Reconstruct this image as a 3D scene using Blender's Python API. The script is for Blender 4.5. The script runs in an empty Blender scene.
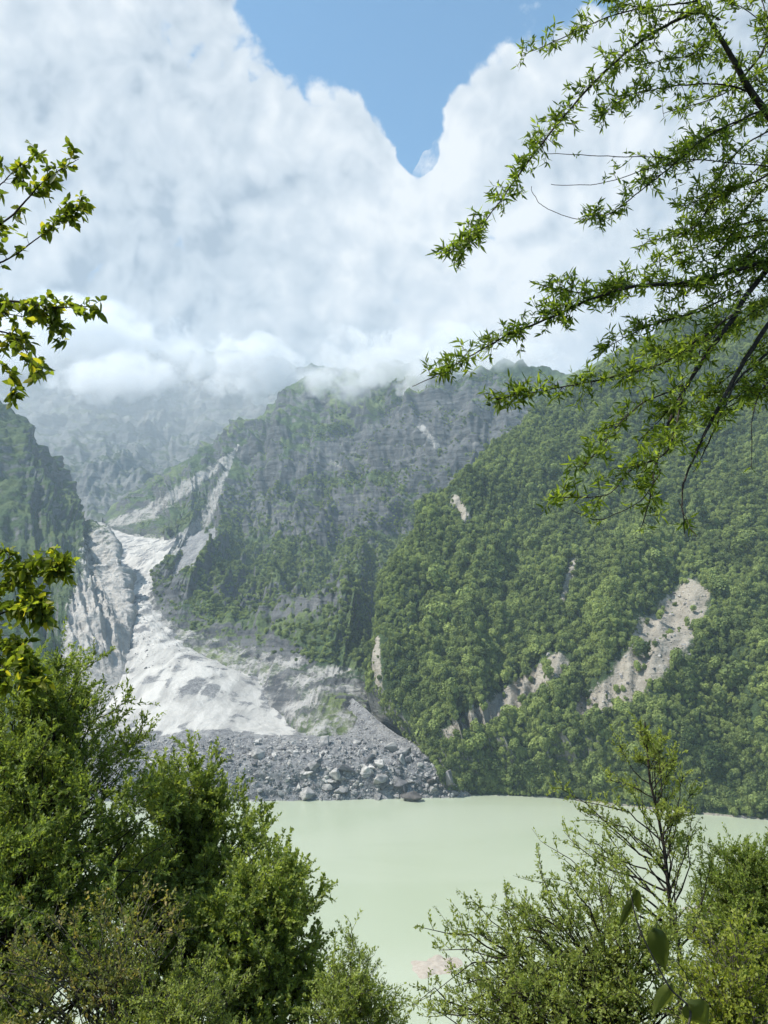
import bpy, bmesh, math, random
import numpy as np
from mathutils import Vector, Matrix

rng = np.random.default_rng(7)
random.seed(7)
S = bpy.context.scene
COL = S.collection

# ------------------------------------------------------------------ camera
F = 770.0                     # focal length in pixels of the 768 x 1024 frame
CAMZ = 150.0                  # eye height above the lake
PITCH = math.atan(108.0 / F)  # looking slightly up
cp, sp = math.cos(PITCH), math.sin(PITCH)


def ray(px, py):
    a = (np.asarray(px, float) - 384.0) / F
    b = (512.0 - np.asarray(py, float)) / F
    return np.stack([a, cp - b * sp, sp + b * cp], -1)


def P(px, py, D):
    """world point seen at a place of the photograph, D metres ahead"""
    d = ray(px, py)
    return d * (np.asarray(D, float) / d[..., 1])[..., None] + np.array([0, 0, CAMZ])


def PL(px, py, z=0.0):
    """world point on the level z"""
    d = ray(px, py)
    return d * ((z - CAMZ) / d[..., 2])[..., None] + np.array([0, 0, CAMZ])


def proj(V):
    v = V - np.array([0, 0, CAMZ])
    zf = v[:, 1] * cp + v[:, 2] * sp
    zu = -v[:, 1] * sp + v[:, 2] * cp
    return 384 + F * v[:, 0] / zf, 512 - F * zu / zf, zf


cam_d = bpy.data.cameras.new("camera")
cam = bpy.data.objects.new("camera", cam_d)
COL.objects.link(cam)
cam_d.sensor_fit = 'VERTICAL'
cam_d.sensor_height = 36.0
cam_d.lens = F / 1024.0 * 36.0
cam_d.clip_start = 0.05
cam_d.clip_end = 40000
cam.location = (0, 0, CAMZ)
cam.rotation_euler = (math.radians(90) + PITCH, 0, 0)
S.camera = cam

# ------------------------------------------------------------------ noise
_perm = np.random.default_rng(3).permutation(256).astype(np.int32)
_perm = np.concatenate([_perm, _perm, _perm])
_grad = np.random.default_rng(4).normal(size=(256, 3))
_grad /= np.linalg.norm(_grad, axis=1)[:, None]
_grad = _grad.astype(np.float32)


def perlin(p):
    p = np.asarray(p, np.float32)
    i = np.floor(p).astype(np.int32)
    f = p - i
    i &= 255
    w = f * f * f * (f * (f * 6 - 15) + 10)
    out = 0
    for dx in (0, 1):
        wx = w[:, 0] if dx else 1 - w[:, 0]
        for dy in (0, 1):
            wy = w[:, 1] if dy else 1 - w[:, 1]
            for dz in (0, 1):
                wz = w[:, 2] if dz else 1 - w[:, 2]
                h = _perm[_perm[_perm[i[:, 0] + dx] + i[:, 1] + dy] + i[:, 2] + dz]
                g = _grad[h]
                d = g[:, 0] * (f[:, 0] - dx) + g[:, 1] * (f[:, 1] - dy) + g[:, 2] * (f[:, 2] - dz)
                out = out + wx * wy * wz * d
    return out * 1.5


def fbm(p, octv=5, gain=0.5):
    a, s, o = 1.0, 0.0, 0.0
    q = np.asarray(p, np.float32)
    for k in range(octv):
        o = o + a * perlin(q + 17.3 * k)
        s += a
        a *= gain
        q = q * 2.03
    return o / s


def ridged(p, octv=5, gain=0.5):
    a, s, o = 1.0, 0.0, 0.0
    q = np.asarray(p, np.float32)
    for k in range(octv):
        o = o + a * (1 - 2 * np.abs(perlin(q + 31.7 * k)))
        s += a
        a *= gain
        q = q * 2.07
    return o / s


def smooth(a, b, x):
    t = np.clip((x - a) / (b - a), 0, 1)
    return t * t * (3 - 2 * t)


# ------------------------------------------------------------------ mesh helpers
def link(name, me, parent=None, mat=None):
    o = bpy.data.objects.new(name, me)
    COL.objects.link(o)
    if parent:
        o.parent = parent
    if mat is not None and me is not None:
        me.materials.append(mat)
    return o


def npmesh(name, V, Fc, smooth_=True, attrs=None):
    """Fc: (M,k) face indices, or a list of such arrays"""
    V = np.ascontiguousarray(V, np.float32)
    if not isinstance(Fc, list):
        Fc = [Fc]
    Fc = [np.asarray(f, np.int32) for f in Fc if len(f)]
    me = bpy.data.meshes.new(name)
    me.vertices.add(len(V))
    me.vertices.foreach_set("co", V.ravel())
    tot = np.concatenate([np.full(len(f), f.shape[1], np.int32) for f in Fc])
    idx = np.concatenate([f.ravel() for f in Fc])
    me.loops.add(len(idx))
    me.loops.foreach_set("vertex_index", idx)
    me.polygons.add(len(tot))
    start = np.concatenate([[0], np.cumsum(tot)[:-1]]).astype(np.int32)
    me.polygons.foreach_set("loop_start", start)
    me.polygons.foreach_set("loop_total", tot)
    me.polygons.foreach_set("use_smooth", np.full(len(tot), smooth_, bool))
    for k, a in (attrs or {}).items():
        at = me.attributes.new(k, 'FLOAT', 'POINT')
        at.data.foreach_set("value", np.ascontiguousarray(a, np.float32))
    me.update(calc_edges=True)
    me.validate()
    return me


def tag(o, label=None, cat=None, group=None, kind=None):
    if label:
        o["label"] = label
    if cat:
        o["category"] = cat
    if group:
        o["group"] = group
    if kind:
        o["kind"] = kind
    return o


def empty(name, loc):
    o = bpy.data.objects.new(name, None)
    COL.objects.link(o)
    o.empty_display_size = 0.3
    o.location = loc
    return o


# ------------------------------------------------------------------ node helpers
def new_mat(name):
    m = bpy.data.materials.new(name)
    m.use_nodes = True
    nt = m.node_tree
    for n in list(nt.nodes):
        nt.nodes.remove(n)
    out = nt.nodes.new("ShaderNodeOutputMaterial")
    return m, nt, out


class NB:
    """small node-building helper"""

    def __init__(self, nt):
        self.nt = nt

    def n(self, t, **kw):
        n = self.nt.nodes.new(t)
        for k, v in kw.items():
            setattr(n, k, v)
        return n

    def set(self, sock, v):
        if hasattr(v, "is_linked") or isinstance(v, bpy.types.NodeSocket):
            self.nt.links.new(v, sock)
        elif v is not None:
            if isinstance(v, (tuple, list)) and len(v) == 3 and sock.type == 'RGBA':
                v = (*v, 1)
            sock.default_value = v

    def math(self, op, a, b=None, c=None, clamp=False):
        n = self.n("ShaderNodeMath", operation=op, use_clamp=clamp)
        for s, v in zip(n.inputs, (a, b, c)):
            self.set(s, v)
        return n.outputs[0]

    def vmath(self, op, a, b=None, scale=None):
        n = self.n("ShaderNodeVectorMath", operation=op)
        self.set(n.inputs[0], a)
        if b is not None:
            self.set(n.inputs[1], b)
        if scale is not None:
            self.set(n.inputs[3], scale)
        return n.outputs["Value"] if op in ('DOT_PRODUCT', 'LENGTH', 'DISTANCE') else n.outputs[0]

    def mix(self, f, a, b, blend='MIX'):
        n = self.n("ShaderNodeMix", data_type='RGBA', blend_type=blend)
        self.set(n.inputs[0], f)
        self.set(n.inputs[6], a)
        self.set(n.inputs[7], b)
        return n.outputs[2]

    def noise(self, vec, scale, detail=4, rough=0.55, dist=0.0, typ='FBM'):
        n = self.n("ShaderNodeTexNoise", noise_dimensions='3D')
        n.noise_type = typ
        if vec is not None:
            self.set(n.inputs["Vector"], vec)
        n.inputs["Scale"].default_value = scale
        n.inputs["Detail"].default_value = detail
        n.inputs["Roughness"].default_value = rough
        n.inputs["Distortion"].default_value = dist
        return n.outputs[0]

    def vor(self, vec, scale, feature='F1', detail=0.0, rough=0.5, smoothness=None):
        n = self.n("ShaderNodeTexVoronoi", voronoi_dimensions='3D', feature=feature)
        self.set(n.inputs["Vector"], vec)
        n.inputs["Scale"].default_value = scale
        n.inputs["Detail"].default_value = detail
        n.inputs["Roughness"].default_value = rough
        if smoothness is not None:
            n.inputs["Smoothness"].default_value = smoothness
        return n.outputs["Distance"]

    def ramp(self, f, a, b, lo=0.0, hi=1.0, interp='SMOOTHSTEP'):
        n = self.n("ShaderNodeMapRange", interpolation_type=interp, clamp=True) if interp == 'LINEAR' else \
            self.n("ShaderNodeMapRange", interpolation_type=interp)
        self.set(n.inputs[0], f)
        for i, v in zip((1, 2, 3, 4), (a, b, lo, hi)):
            self.set(n.inputs[i], v)
        return n.outputs[0]

    def attr(self, name):
        return self.n("ShaderNodeAttribute", attribute_name=name).outputs["Fac"]

    def bump(self, h, strength, dist, normal=None):
        n = self.n("ShaderNodeBump")
        n.inputs["Strength"].default_value = strength
        n.inputs["Distance"].default_value = dist
        self.set(n.inputs["Height"], h)
        if normal is not None:
            self.set(n.inputs["Normal"], normal)
        return n.outputs[0]

    def bsdf(self, col, rough=0.8, spec=0.3, normal=None):
        n = self.n("ShaderNodeBsdfPrincipled")
        self.set(n.inputs["Base Color"], col)
        self.set(n.inputs["Roughness"], rough)
        n.inputs["Specular IOR Level"].default_value = spec
        if normal is not None:
            self.set(n.inputs["Normal"], normal)
        return n.outputs[0]

    def link(self, a, b):
        self.nt.links.new(a, b)


def stretch(b, vec, s):
    n = b.n("ShaderNodeMapping")
    b.set(n.inputs["Vector"], vec)
    n.inputs["Scale"].default_value = s
    return n.outputs[0]


# ------------------------------------------------------------------ light
SUN_EL, SUN_AZ = 54.0, -106.0   # azimuth measured from straight ahead (+Y), negative = to the left
el, az = math.radians(SUN_EL), math.radians(SUN_AZ)
SUNDIR = Vector((math.sin(az) * math.cos(el), math.cos(az) * math.cos(el), math.sin(el)))
sl = bpy.data.lights.new("sun", 'SUN')
sl.energy = 5.0
sl.angle = math.radians(0.5)
sl.color = (1.0, 0.965, 0.90)
so = bpy.data.objects.new("sun", sl)
COL.objects.link(so)
so.rotation_euler = SUNDIR.to_track_quat('Z', 'Y').to_euler()
so.location = (0, 0, 3000)

W = bpy.data.worlds.new("World")
S.world = W
W.use_nodes = True


def build_world():
    nt = W.node_tree
    for n in list(nt.nodes):
        nt.nodes.remove(n)
    b = NB(nt)
    out = b.n("ShaderNodeOutputWorld")
    bg = b.n("ShaderNodeBackground")
    sky = b.n("ShaderNodeTexSky", sky_type='NISHITA')
    sky.sun_disc = False
    sky.sun_elevation = math.radians(SUN_EL)
    sky.sun_rotation = az
    sky.air_density = 1.0
    sky.dust_density = 0.5
    sky.ozone_density = 1.2
    d = b.n("ShaderNodeTexCoord").outputs["Generated"]
    blue = b.mix(1.0, sky.outputs[0], (1.0, 1.40, 1.44, 1), 'MULTIPLY')

    def vec_noise(v, scale, detail, amp):
        n = b.n("ShaderNodeTexNoise")
        b.set(n.inputs["Vector"], v)
        n.inputs["Scale"].default_value = scale
        n.inputs["Detail"].default_value = detail
        return b.vmath('SCALE', b.vmath('SUBTRACT', n.outputs["Color"], (0.5, 0.5, 0.5)), scale=amp)

    dw = b.vmath('ADD', d, vec_noise(d, 4.0, 2, 0.07))
    dw2 = b.vmath('ADD', dw, vec_noise(d, 18.0, 3, 0.012))

    def puff(v):
        """heaped cloud relief: rounded lobes of several sizes"""
        h = None
        for sc_, am in ((6.0, .60), (14.0, .46), (30.0, .30), (64.0, .14)):
            n = b.math('MULTIPLY', b.math('ABSOLUTE', b.math('SUBTRACT', b.noise(v, sc_, 0), 0.5)), 2.4 * am)
            h = n if h is None else b.math('ADD', h, n)
        f = b.noise(v, 14.0, 5, 0.6)
        return b.math('ADD', b.math('SUBTRACT', h, 0.35), b.math('MULTIPLY', b.math('SUBTRACT', f, 0.5), 0.55))

    h1 = puff(dw2)
    h2 = puff(b.vmath('ADD', dw2, (-0.016, -0.003, 0.024)))
    gap = None
    for px, py, r, k in GAPS:
        c = Vector(ray(px, py).tolist()).normalized()
        g = b.ramp(b.vmath('DOT_PRODUCT', d, tuple(c)), math.cos(math.radians(r * 2.0)), math.cos(math.radians(r * 0.1)), 0, k * 1.35)
        gap = g if gap is None else b.math('MAXIMUM', gap, g)
    c = Vector((0.35, -0.75, 0.55)).normalized()       # unseen sky behind the viewpoint, opened up to lower the ambient light
    gap = b.math('MAXIMUM', gap, b.ramp(b.vmath('DOT_PRODUCT', d, tuple(c)), -0.05, 0.55, 0, 1.25))
    rag = b.math('SUBTRACT', b.noise(d, 11.0, 7, 0.62), 0.5)
    cov = b.math('SUBTRACT', b.math('ADD', b.math('MULTIPLY', h1, 1.7), 1.0), gap)
    cov = b.math('ADD', cov, b.math('MULTIPLY', rag, 2.4))
    mask = b.ramp(cov, -0.12, 0.42)
    for px, py, r, k in ((450, 56, 1.3, .75), (287, 52, 1.8, .9), (462, 4, 0.9, .7), (300, 78, 1.4, .9), (385, 84, 1.2, .7)):
        c = Vector(ray(px, py).tolist()).normalized()
        g = b.ramp(b.vmath('DOT_PRODUCT', dw2, tuple(c)), math.cos(math.radians(r)), 1.0, 0, k)
        wsp = b.ramp(b.math('ADD', b.math('MULTIPLY', rag, 3.0), g), 0.40, 1.15)
        mask = b.math('MAXIMUM', mask, b.math('MULTIPLY', wsp, b.ramp(g, 0.0, 0.25)))
    big = b.noise(b.vmath('ADD', d, (3.1, 0.4, 1.7)), 3.0, 4, 0.55)
    rel = b.math('MULTIPLY', b.math('SUBTRACT', h1, h2), 1.0)  # sun-side shading of the lobes, put into the cloud colour
    edge = b.ramp(cov, 0.55, 0.05)                        # thin margins painted lighter, as if sunlit
    tone = b.math('ADD', 0.40, rel)
    tone = b.math('ADD', tone, b.math('MULTIPLY', b.math('SUBTRACT', big, 0.5), 1.25))
    tone = b.math('ADD', tone, b.math('MULTIPLY', edge, 0.22))
    for px, py, r, k in TONES:
        c = Vector(ray(px, py).tolist()).normalized()
        g = b.ramp(b.vmath('DOT_PRODUCT', dw, tuple(c)), math.cos(math.radians(r * 1.8)), 1.0, 0, k)
        tone = b.math('ADD', tone, g)
    cr = b.n("ShaderNodeValToRGB")
    b.link(tone, cr.inputs[0])
    e = cr.color_ramp.elements
    K = CLOUD_K
    e[0].position, e[0].color = 0.0, (0.40 * K, 0.47 * K, 0.56 * K, 1)
    e[1].position, e[1].color = 1.0, (0.93 * K, 0.95 * K, 0.965 * K, 1)
    for p_, col in ((0.3, (0.60, 0.665, 0.735)), (0.6, (0.735, 0.785, 0.84))):
        x = e.new(p_)
        x.color = (col[0] * K, col[1] * K, col[2] * K, 1)
    STR = 0.10
    ccs = b.vmath('SCALE', cr.outputs[0], scale=1.0 / STR)
    fin = b.mix(mask, blue, ccs)
    b.link(fin, bg.inputs[0])
    bg.inputs[1].default_value = STR
    b.link(bg.outputs[0], out.inputs[0])


CLOUD_K = 0.69
GAPS = ((262, 0, 1.3, 1.1), (290, 18, 1.5, 1.3), (328, 30, 2.0, 1.5), (370, 42, 2.5, 1.6), (425, 34, 2.7, 1.6), (468, 0, 2.2, 1.5), (408, 85, 2.0, 1.6),
        (416, 120, 1.4, 1.6), (418, 150, 1.0, 1.6), (522, -30, 1.9, 1.3), (390, -60, 6.0, 1.7), (530, -110, 5.2, 1.3), (300, -60, 3.2, 1.3))
TONES = ((60, 40, 9, .16), (90, 190, 10, -.06), (340, 150, 6, .10), (380, 300, 8, .16), (250, 260, 6, .08), (130, 320, 6, -.06), (290, 370, 6, -.10),
         (500, 110, 7, .10), (450, 330, 6, .06), (560, 200, 8, .03), (40, 330, 5, -.06), (200, 120, 8, -.04))


build_world()
W.cycles.sampling_method = 'MANUAL'
W.cycles.sample_map_resolution = 512

# ------------------------------------------------------------------ mountain materials
def mountain_material(name, veg_a, veg_b, veg_c, rock_a, rock_b, rock_c, slope_lo, slope_hi, sc=1.0, strata=0.02, pale=(0.5, 0.49, 0.47)):
    m, nt, out = new_mat(name)
    b = NB(nt)
    g = b.n("ShaderNodeNewGeometry")
    pos = g.outputs["Position"]
    nz = b.n("ShaderNodeSeparateXYZ")
    b.link(g.outputs["Normal"], nz.inputs[0])
    n_big = b.noise(pos, 0.006 * sc, 5, 0.6)
    n_mid = b.noise(pos, 0.03 * sc, 6, 0.65)
    n_fine = b.noise(pos, 0.16 * sc, 5, 0.7)
    strat = b.noise(stretch(b, pos, (0.12, 0.12, 1.0)), strata * sc * 4, 6, 0.65, 0.6)
    vert = b.noise(stretch(b, pos, (1, 1, 0.16)), 0.05 * sc, 5, 0.65)
    rock = b.mix(b.ramp(strat, 0.35, 0.65), rock_a, rock_b)
    rock = b.mix(b.ramp(vert, 0.52, 0.76, 0, 0.6), rock, rock_c)
    crack = b.ramp(b.noise(pos, 0.07 * sc, 6, 0.75, 0.8, 'RIDGED_MULTIFRACTAL') if False else n_fine, 0.30, 0.46)
    rock = b.mix(b.ramp(crack, 0, 1, 0.45, 0.0), rock, tuple(c * 0.35 for c in rock_a[:3]))
    veg = b.mix(b.ramp(n_mid, 0.38, 0.62), veg_a, veg_b)
    veg = b.mix(b.ramp(n_big, 0.45, 0.68), veg, veg_c)
    veg = b.mix(b.ramp(n_fine, 0.42, 0.66, 0, 0.55), veg, tuple(c * 0.45 for c in veg_a[:3]))
    s = b.math('ADD', nz.outputs[2], b.math('ADD', b.math('MULTIPLY', b.math('SUBTRACT', n_mid, 0.5), 0.75),
                                            b.math('MULTIPLY', b.math('SUBTRACT', n_big, 0.5), 0.7)))
    s = b.math('ADD', s, b.math('MULTIPLY', b.math('SUBTRACT', n_fine, 0.5), 0.18))
    s = b.math('SUBTRACT', s, b.math('MULTIPLY', b.attr("cliff"), 0.45))
    fv = b.ramp(s, slope_lo, slope_hi)
    bare = b.attr("bare")
    nb = b.math('ADD', bare, b.math('MULTIPLY', b.math('SUBTRACT', n_mid, 0.5), 1.1))
    nb = b.math('ADD', nb, b.math('MULTIPLY', b.math('SUBTRACT', n_fine, 0.5), 0.6))
    fb = b.ramp(nb, 0.40, 0.62)
    col = b.mix(fv, rock, veg)
    palec = b.mix(b.ramp(n_mid, 0.35, 0.65), tuple(c * 0.68 for c in pale), pale)
    palec = b.mix(b.ramp(crack, 0, 1, 0.6, 0), palec, tuple(c * 0.28 for c in pale))
    col = b.mix(fb, col, palec)
    h = b.math('ADD', b.math('MULTIPLY', n_fine, 4.0), b.math('ADD', b.math('MULTIPLY', n_mid, 11.0), b.math('MULTIPLY', strat, 8.0)))
    nrm = b.bump(h, 0.9, 1.0 / sc)
    b.link(b.bsdf(col, 0.9, 0.15, nrm), out.inputs[0])
    return m


M_FOREST = mountain_material("wooded_slope", (0.035, 0.055, 0.024), (0.05, 0.08, 0.03), (0.065, 0.095, 0.034),
                             (0.15, 0.15, 0.14), (0.24, 0.23, 0.21), (0.28, 0.27, 0.245), -0.35, 0.0, 1.6, pale=(0.36, 0.325, 0.27))
M_ROCKY = mountain_material("rocky_slope", (0.032, 0.056, 0.026), (0.075, 0.115, 0.042), (0.15, 0.185, 0.07),
                            (0.055, 0.058, 0.064), (0.125, 0.128, 0.13), (0.26, 0.25, 0.23), 0.34, 0.52, 1.0, pale=(0.36, 0.348, 0.33))
M_LEFT = mountain_material("gully_side_rock", (0.035, 0.058, 0.030), (0.055, 0.09, 0.034), (0.10, 0.13, 0.05),
                           (0.085, 0.086, 0.09), (0.16, 0.16, 0.158), (0.27, 0.26, 0.245), 0.34, 0.58, 1.3, pale=(0.46, 0.435, 0.40))
M_WALL = mountain_material("headwall_rock", (0.05, 0.07, 0.04), (0.07, 0.09, 0.045), (0.09, 0.11, 0.055),
                           (0.10, 0.105, 0.11), (0.20, 0.20, 0.195), (0.25, 0.245, 0.24), 0.50, 0.80, 0.7, strata=0.012, pale=(0.5, 0.48, 0.45))


# ------------------------------------------------------------------ lofted landforms
def catmull(A, t):
    """A (n,...) control points, t in [0,n-1]"""
    n = len(A)
    i = np.clip(np.floor(t).astype(int), 0, n - 2)
    f = (t - i).reshape((-1,) + (1,) * (A.ndim - 1))
    p0, p1, p2, p3 = A[np.clip(i - 1, 0, n - 1)], A[i], A[i + 1], A[np.clip(i + 2, 0, n - 1)]
    return 0.5 * (2 * p1 + (p2 - p0) * f + (2 * p0 - 5 * p1 + 4 * p2 - p3) * f * f + (3 * p1 - p0 - 3 * p2 + p3) * f ** 3)


def tcoords(n, per):
    """per: samples for each of the n-1 spans"""
    if np.isscalar(per):
        per = [per] * (n - 1)
    ts = []
    for k, m in enumerate(per):
        ts.append(k + np.arange(m) / m)
    ts.append(np.array([n - 1.0]))
    return np.concatenate(ts)


def loft(rows, per_v, per_u):
    A = np.asarray(rows, float)              # (R,C,3)
    tv, tu = tcoords(A.shape[0], per_v), tcoords(A.shape[1], per_u)
    B = catmull(A, tv)                        # (nv,C,3)
    G = catmull(B.transpose(1, 0, 2), tu).transpose(1, 0, 2)
    return G, tv, tu


def normals(G):
    du = np.gradient(G, axis=1)
    dv = np.gradient(G, axis=0)
    n = np.cross(du, dv)
    n /= np.linalg.norm(n, axis=2)[..., None] + 1e-9
    return n


def grid_faces(nv, nu):
    i = np.arange(nv * nu).reshape(nv, nu)
    return np.stack([i[:-1, :-1].ravel(), i[1:, :-1].ravel(), i[1:, 1:].ravel(), i[:-1, 1:].ravel()], 1)


def cols(l):
    a = np.array(l, float)
    return P(a[:, 0], a[:, 1], a[:, 2])


def shore(l, z=0.0):
    a = np.array(l, float)
    return PL(a[:, 0], a[:, 1], z)


def back(ridge, dy, dz):
    r = ridge.copy()
    r[:, 1] += dy
    r[:, 0] *= (r[:, 1] / ridge[:, 1])
    r[:, 2] -= dz
    return r


def down(foot, prev, k=0.12, dz=15):
    r = foot + (foot - prev) * k
    r[:, 2] = np.minimum(r[:, 2], foot[:, 2]) - dz
    return r


def terrain(name, rows, per_v, per_u, mat, disp, label, bare=None, cliff=None):
    G, tv, tu = loft(rows, per_v, per_u)
    N = normals(G)
    if N[..., 2].mean() < 0:
        N = -N
    nv, nu = G.shape[:2]
    V = G.reshape(-1, 3)
    n = N.reshape(-1, 3)
    TV = np.repeat(tv, nu)
    TU = np.tile(tu, nv)
    V = V + disp(V, n, TV, TU)
    px, py, zf = proj(V)
    at = {"bare": bare(V, px, py, TV, TU) if bare else np.zeros(len(V))}
    at["cliff"] = cliff(V, px, py) if cliff else np.zeros(len(V))
    me = npmesh(name, V, grid_faces(nv, nu), True, at)
    # face up
    o = link(name, me, None, mat)
    tag(o, label, None, None, "structure")
    return o, V.reshape(nv, nu, 3), TV.reshape(nv, nu), TU.reshape(nv, nu), at["bare"].reshape(nv, nu)


def strata_disp(V, lam, amp, tilt=(0.05, 0.1)):
    z = V[:, 2] + tilt[0] * V[:, 0] + tilt[1] * V[:, 1] + 60 * fbm(V / 400.0, 3)
    t = z / lam
    f = t - np.floor(t)
    saw = np.where(f < 0.75, f / 0.75, (1 - f) / 0.25)
    return amp * (saw - 0.5) * (0.6 + 0.8 * perlin(V / 180.0))


def segdist(px, py, pts):
    """distance in photograph pixels to a polyline with radii -> 1 inside, 0 outside"""
    best = np.full(len(px), -9.0)
    for (x0, y0, r0), (x1, y1, r1) in zip(pts[:-1], pts[1:]):
        dx, dy = x1 - x0, y1 - y0
        t = np.clip(((px - x0) * dx + (py - y0) * dy) / (dx * dx + dy * dy), 0, 1)
        d = np.hypot(px - x0 - t * dx, py - y0 - t * dy)
        best = np.maximum(best, 1 - d / (r0 + t * (r1 - r0)))
    return best


# --- wooded mountain on the right
r_ridge = cols([(444, 789, 692), (418, 738, 745), (384, 668, 815), (406, 566, 970), (456, 500, 1100), (526, 440, 1300), (608, 374, 1450),
                (690, 328, 1550), (745, 318, 1550), (820, 290, 1500), (950, 240, 1400), (1250, 200, 1200)])
r_mid = cols([(446, 792, 690), (426, 752, 728), (412, 708, 772), (416, 668, 815), (432, 630, 862), (466, 600, 900), (516, 580, 918),
              (580, 562, 915), (640, 552, 900), (715, 540, 872), (860, 520, 830), (1200, 490, 740)])
r_low = cols([(450, 795, 687), (438, 770, 708), (436, 752, 722), (440, 740, 730), (450, 732, 737), (468, 724, 742), (500, 714, 744),
              (545, 704, 738), (600, 694, 726), (665, 686, 708), (800, 682, 672), (1180, 690, 600)])
r_base = shore([(453, 797.5), (458, 797), (464, 796.8), (472, 796.5), (484, 796.5), (500, 797), (530, 798), (572, 801), (622, 807), (685, 814), (830, 827), (1250, 862)], -1.0)


r_rows = [back(r_ridge, 420, 330), back(r_ridge, 150, 90), r_ridge, r_mid, r_low, r_base, down(r_base, r_low, 0.2, 12)]


def r_disp(V, n, TV, TU):
    fade = smooth(4.95, 4.2, TV)
    w = np.stack([TU * 1.0, TV * 0.45, np.zeros_like(TU)], 1)
    gul = ridged(w + 0.22 * fbm(V / 260.0, 2)[:, None], 4, 0.5)
    d = (gul * 42 + fbm(V / 150.0, 3) * 26 + fbm(V / 60.0, 4) * 16) * fade * (1 - 0.6 * np.exp(-((TV - 2) / 0.15) ** 2)) * smooth(0.2, 4.0, TU)
    d += fbm(V / 25.0, 3) * 3 * smooth(5.0, 4.9, TV)
    return n * d[:, None]


def r_bare(V, px, py, TV, TU):
    a = segdist(px, py, [(692, 598, 28), (662, 640, 44), (624, 685, 28), (584, 710, 16)])
    a = np.maximum(a, segdist(px, py, [(640, 652, 14), (600, 702, 10)]))
    a = np.maximum(a, segdist(px, py, [(556, 664, 17), (522, 696, 26), (480, 718, 17), (440, 738, 9)]))
    a = np.maximum(a, segdist(px, py, [(575, 560, 8), (562, 600, 6)]) * 0.7)
    a = np.maximum(a, segdist(px, py, [(374, 640, 10), (376, 685, 11)]) * 0.75)
    a = np.maximum(a, segdist(px, py, [(455, 500, 9), (468, 520, 8)]) * 0.8)
    a = np.maximum(a, 0.6 * smooth(4.95, 4.975, TV))
    return np.clip(a * 1.3, 0, 1) * (TV > 1.9)


right_o, RV, RTV, RTU, RB = terrain("wooded_mountain", r_rows, [10, 14, 120, 90, 60, 10], [24, 34, 44, 44, 44, 44, 44, 36, 30, 26, 18], M_FOREST, r_disp,
                                    "steep wooded mountain rising from the right shore of the lake", r_bare)

# --- rocky mountain in the middle
m_top = cols([(102, 520, 2700), (118, 506, 2750), (155, 486, 2800), (198, 462, 2850), (238, 438, 2900), (290, 404, 3000), (345, 396, 2900), (410, 388, 2750),
              (480, 386, 2550), (560, 384, 2400), (680, 390, 2300), (860, 400, 2200)])
m_foot = cols([(106, 524, 2600), (130, 536, 2300), (176, 543, 1950), (154, 588, 1500), (160, 628, 1220), (192, 650, 1100), (245, 664, 1040), (308, 684, 925),
               (350, 712, 850), (440, 690, 1000), (540, 640, 1200), (760, 620, 1200)])
m_mid = cols([(104, 522, 2650), (124, 521, 2500), (166, 514, 2350), (178, 524, 2200), (205, 540, 2100), (250, 545, 2000), (300, 552, 1900), (360, 560, 1750),
              (420, 570, 1600), (490, 560, 1650), (600, 520, 1700), (800, 500, 1700)])
m_rows = [back(m_top, 700, 500), back(m_top, 200, 120), m_top, m_mid, m_foot, down(m_foot, m_mid, 0.1, 60)]


def m_disp(V, n, TV, TU):
    fr = smooth(4.0, 3.6, TV)
    w = np.stack([TU * 0.9, TV * 0.7, np.ones_like(TU) * 5], 1)
    gul = ridged(w + 0.35 * fbm(V / 500.0, 2)[:, None], 5, 0.55)
    e = (1 - 0.75 * np.exp(-((TV - 2) / 0.12) ** 2)) * smooth(0, 2.5, TU)
    d = (gul * (45 + 60 * smooth(2.5, 5.0, TU)) + fbm(V / 130.0, 5, 0.55) * (35 + 27 * smooth(2.5, 5.0, TU))) * fr * e
    d += strata_disp(V, 80, 44) * fr * smooth(0, 2, TU)
    d += ridged(V / 22.0, 5, 0.6) * 6 * smooth(3.6, 3.9, TV)
    d += ridged(V / 45.0, 5) * 9 * smooth(0.2, 1.5, TU)
    return n * d[:, None]


def m_bare(V, px, py, TV, TU):
    a = segdist(px, py, [(112, 524, 8), (150, 512, 14), (190, 485, 12), (232, 455, 6)])
    a = np.maximum(a, segdist(px, py, [(172, 548, 12), (205, 520, 12), (222, 480, 6), (238, 445, 3)]))
    a = np.maximum(a, segdist(px, py, [(150, 610, 9), (165, 640, 12), (230, 660, 16), (300, 668, 22), (370, 690, 22)]))
    a = np.maximum(a, segdist(px, py, [(420, 425, 7), (436, 445, 9)]) * 0.75)
    a = np.maximum(a, segdist(px, py, [(320, 455, 12), (345, 470, 18)]) * 0.45)
    a = np.maximum(a, 1.2 * smooth(3.90, 3.98, TV))
    return np.maximum(np.clip(a * 1.0, 0, 0.60 - 0.12 * smooth(3.80, 3.95, TV)), np.clip(1.5 * segdist(px, py, [(158, 636, 9), (190, 650, 11), (240, 662, 15), (300, 670, 19), (360, 684, 18)]), 0, 0.50))


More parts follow.
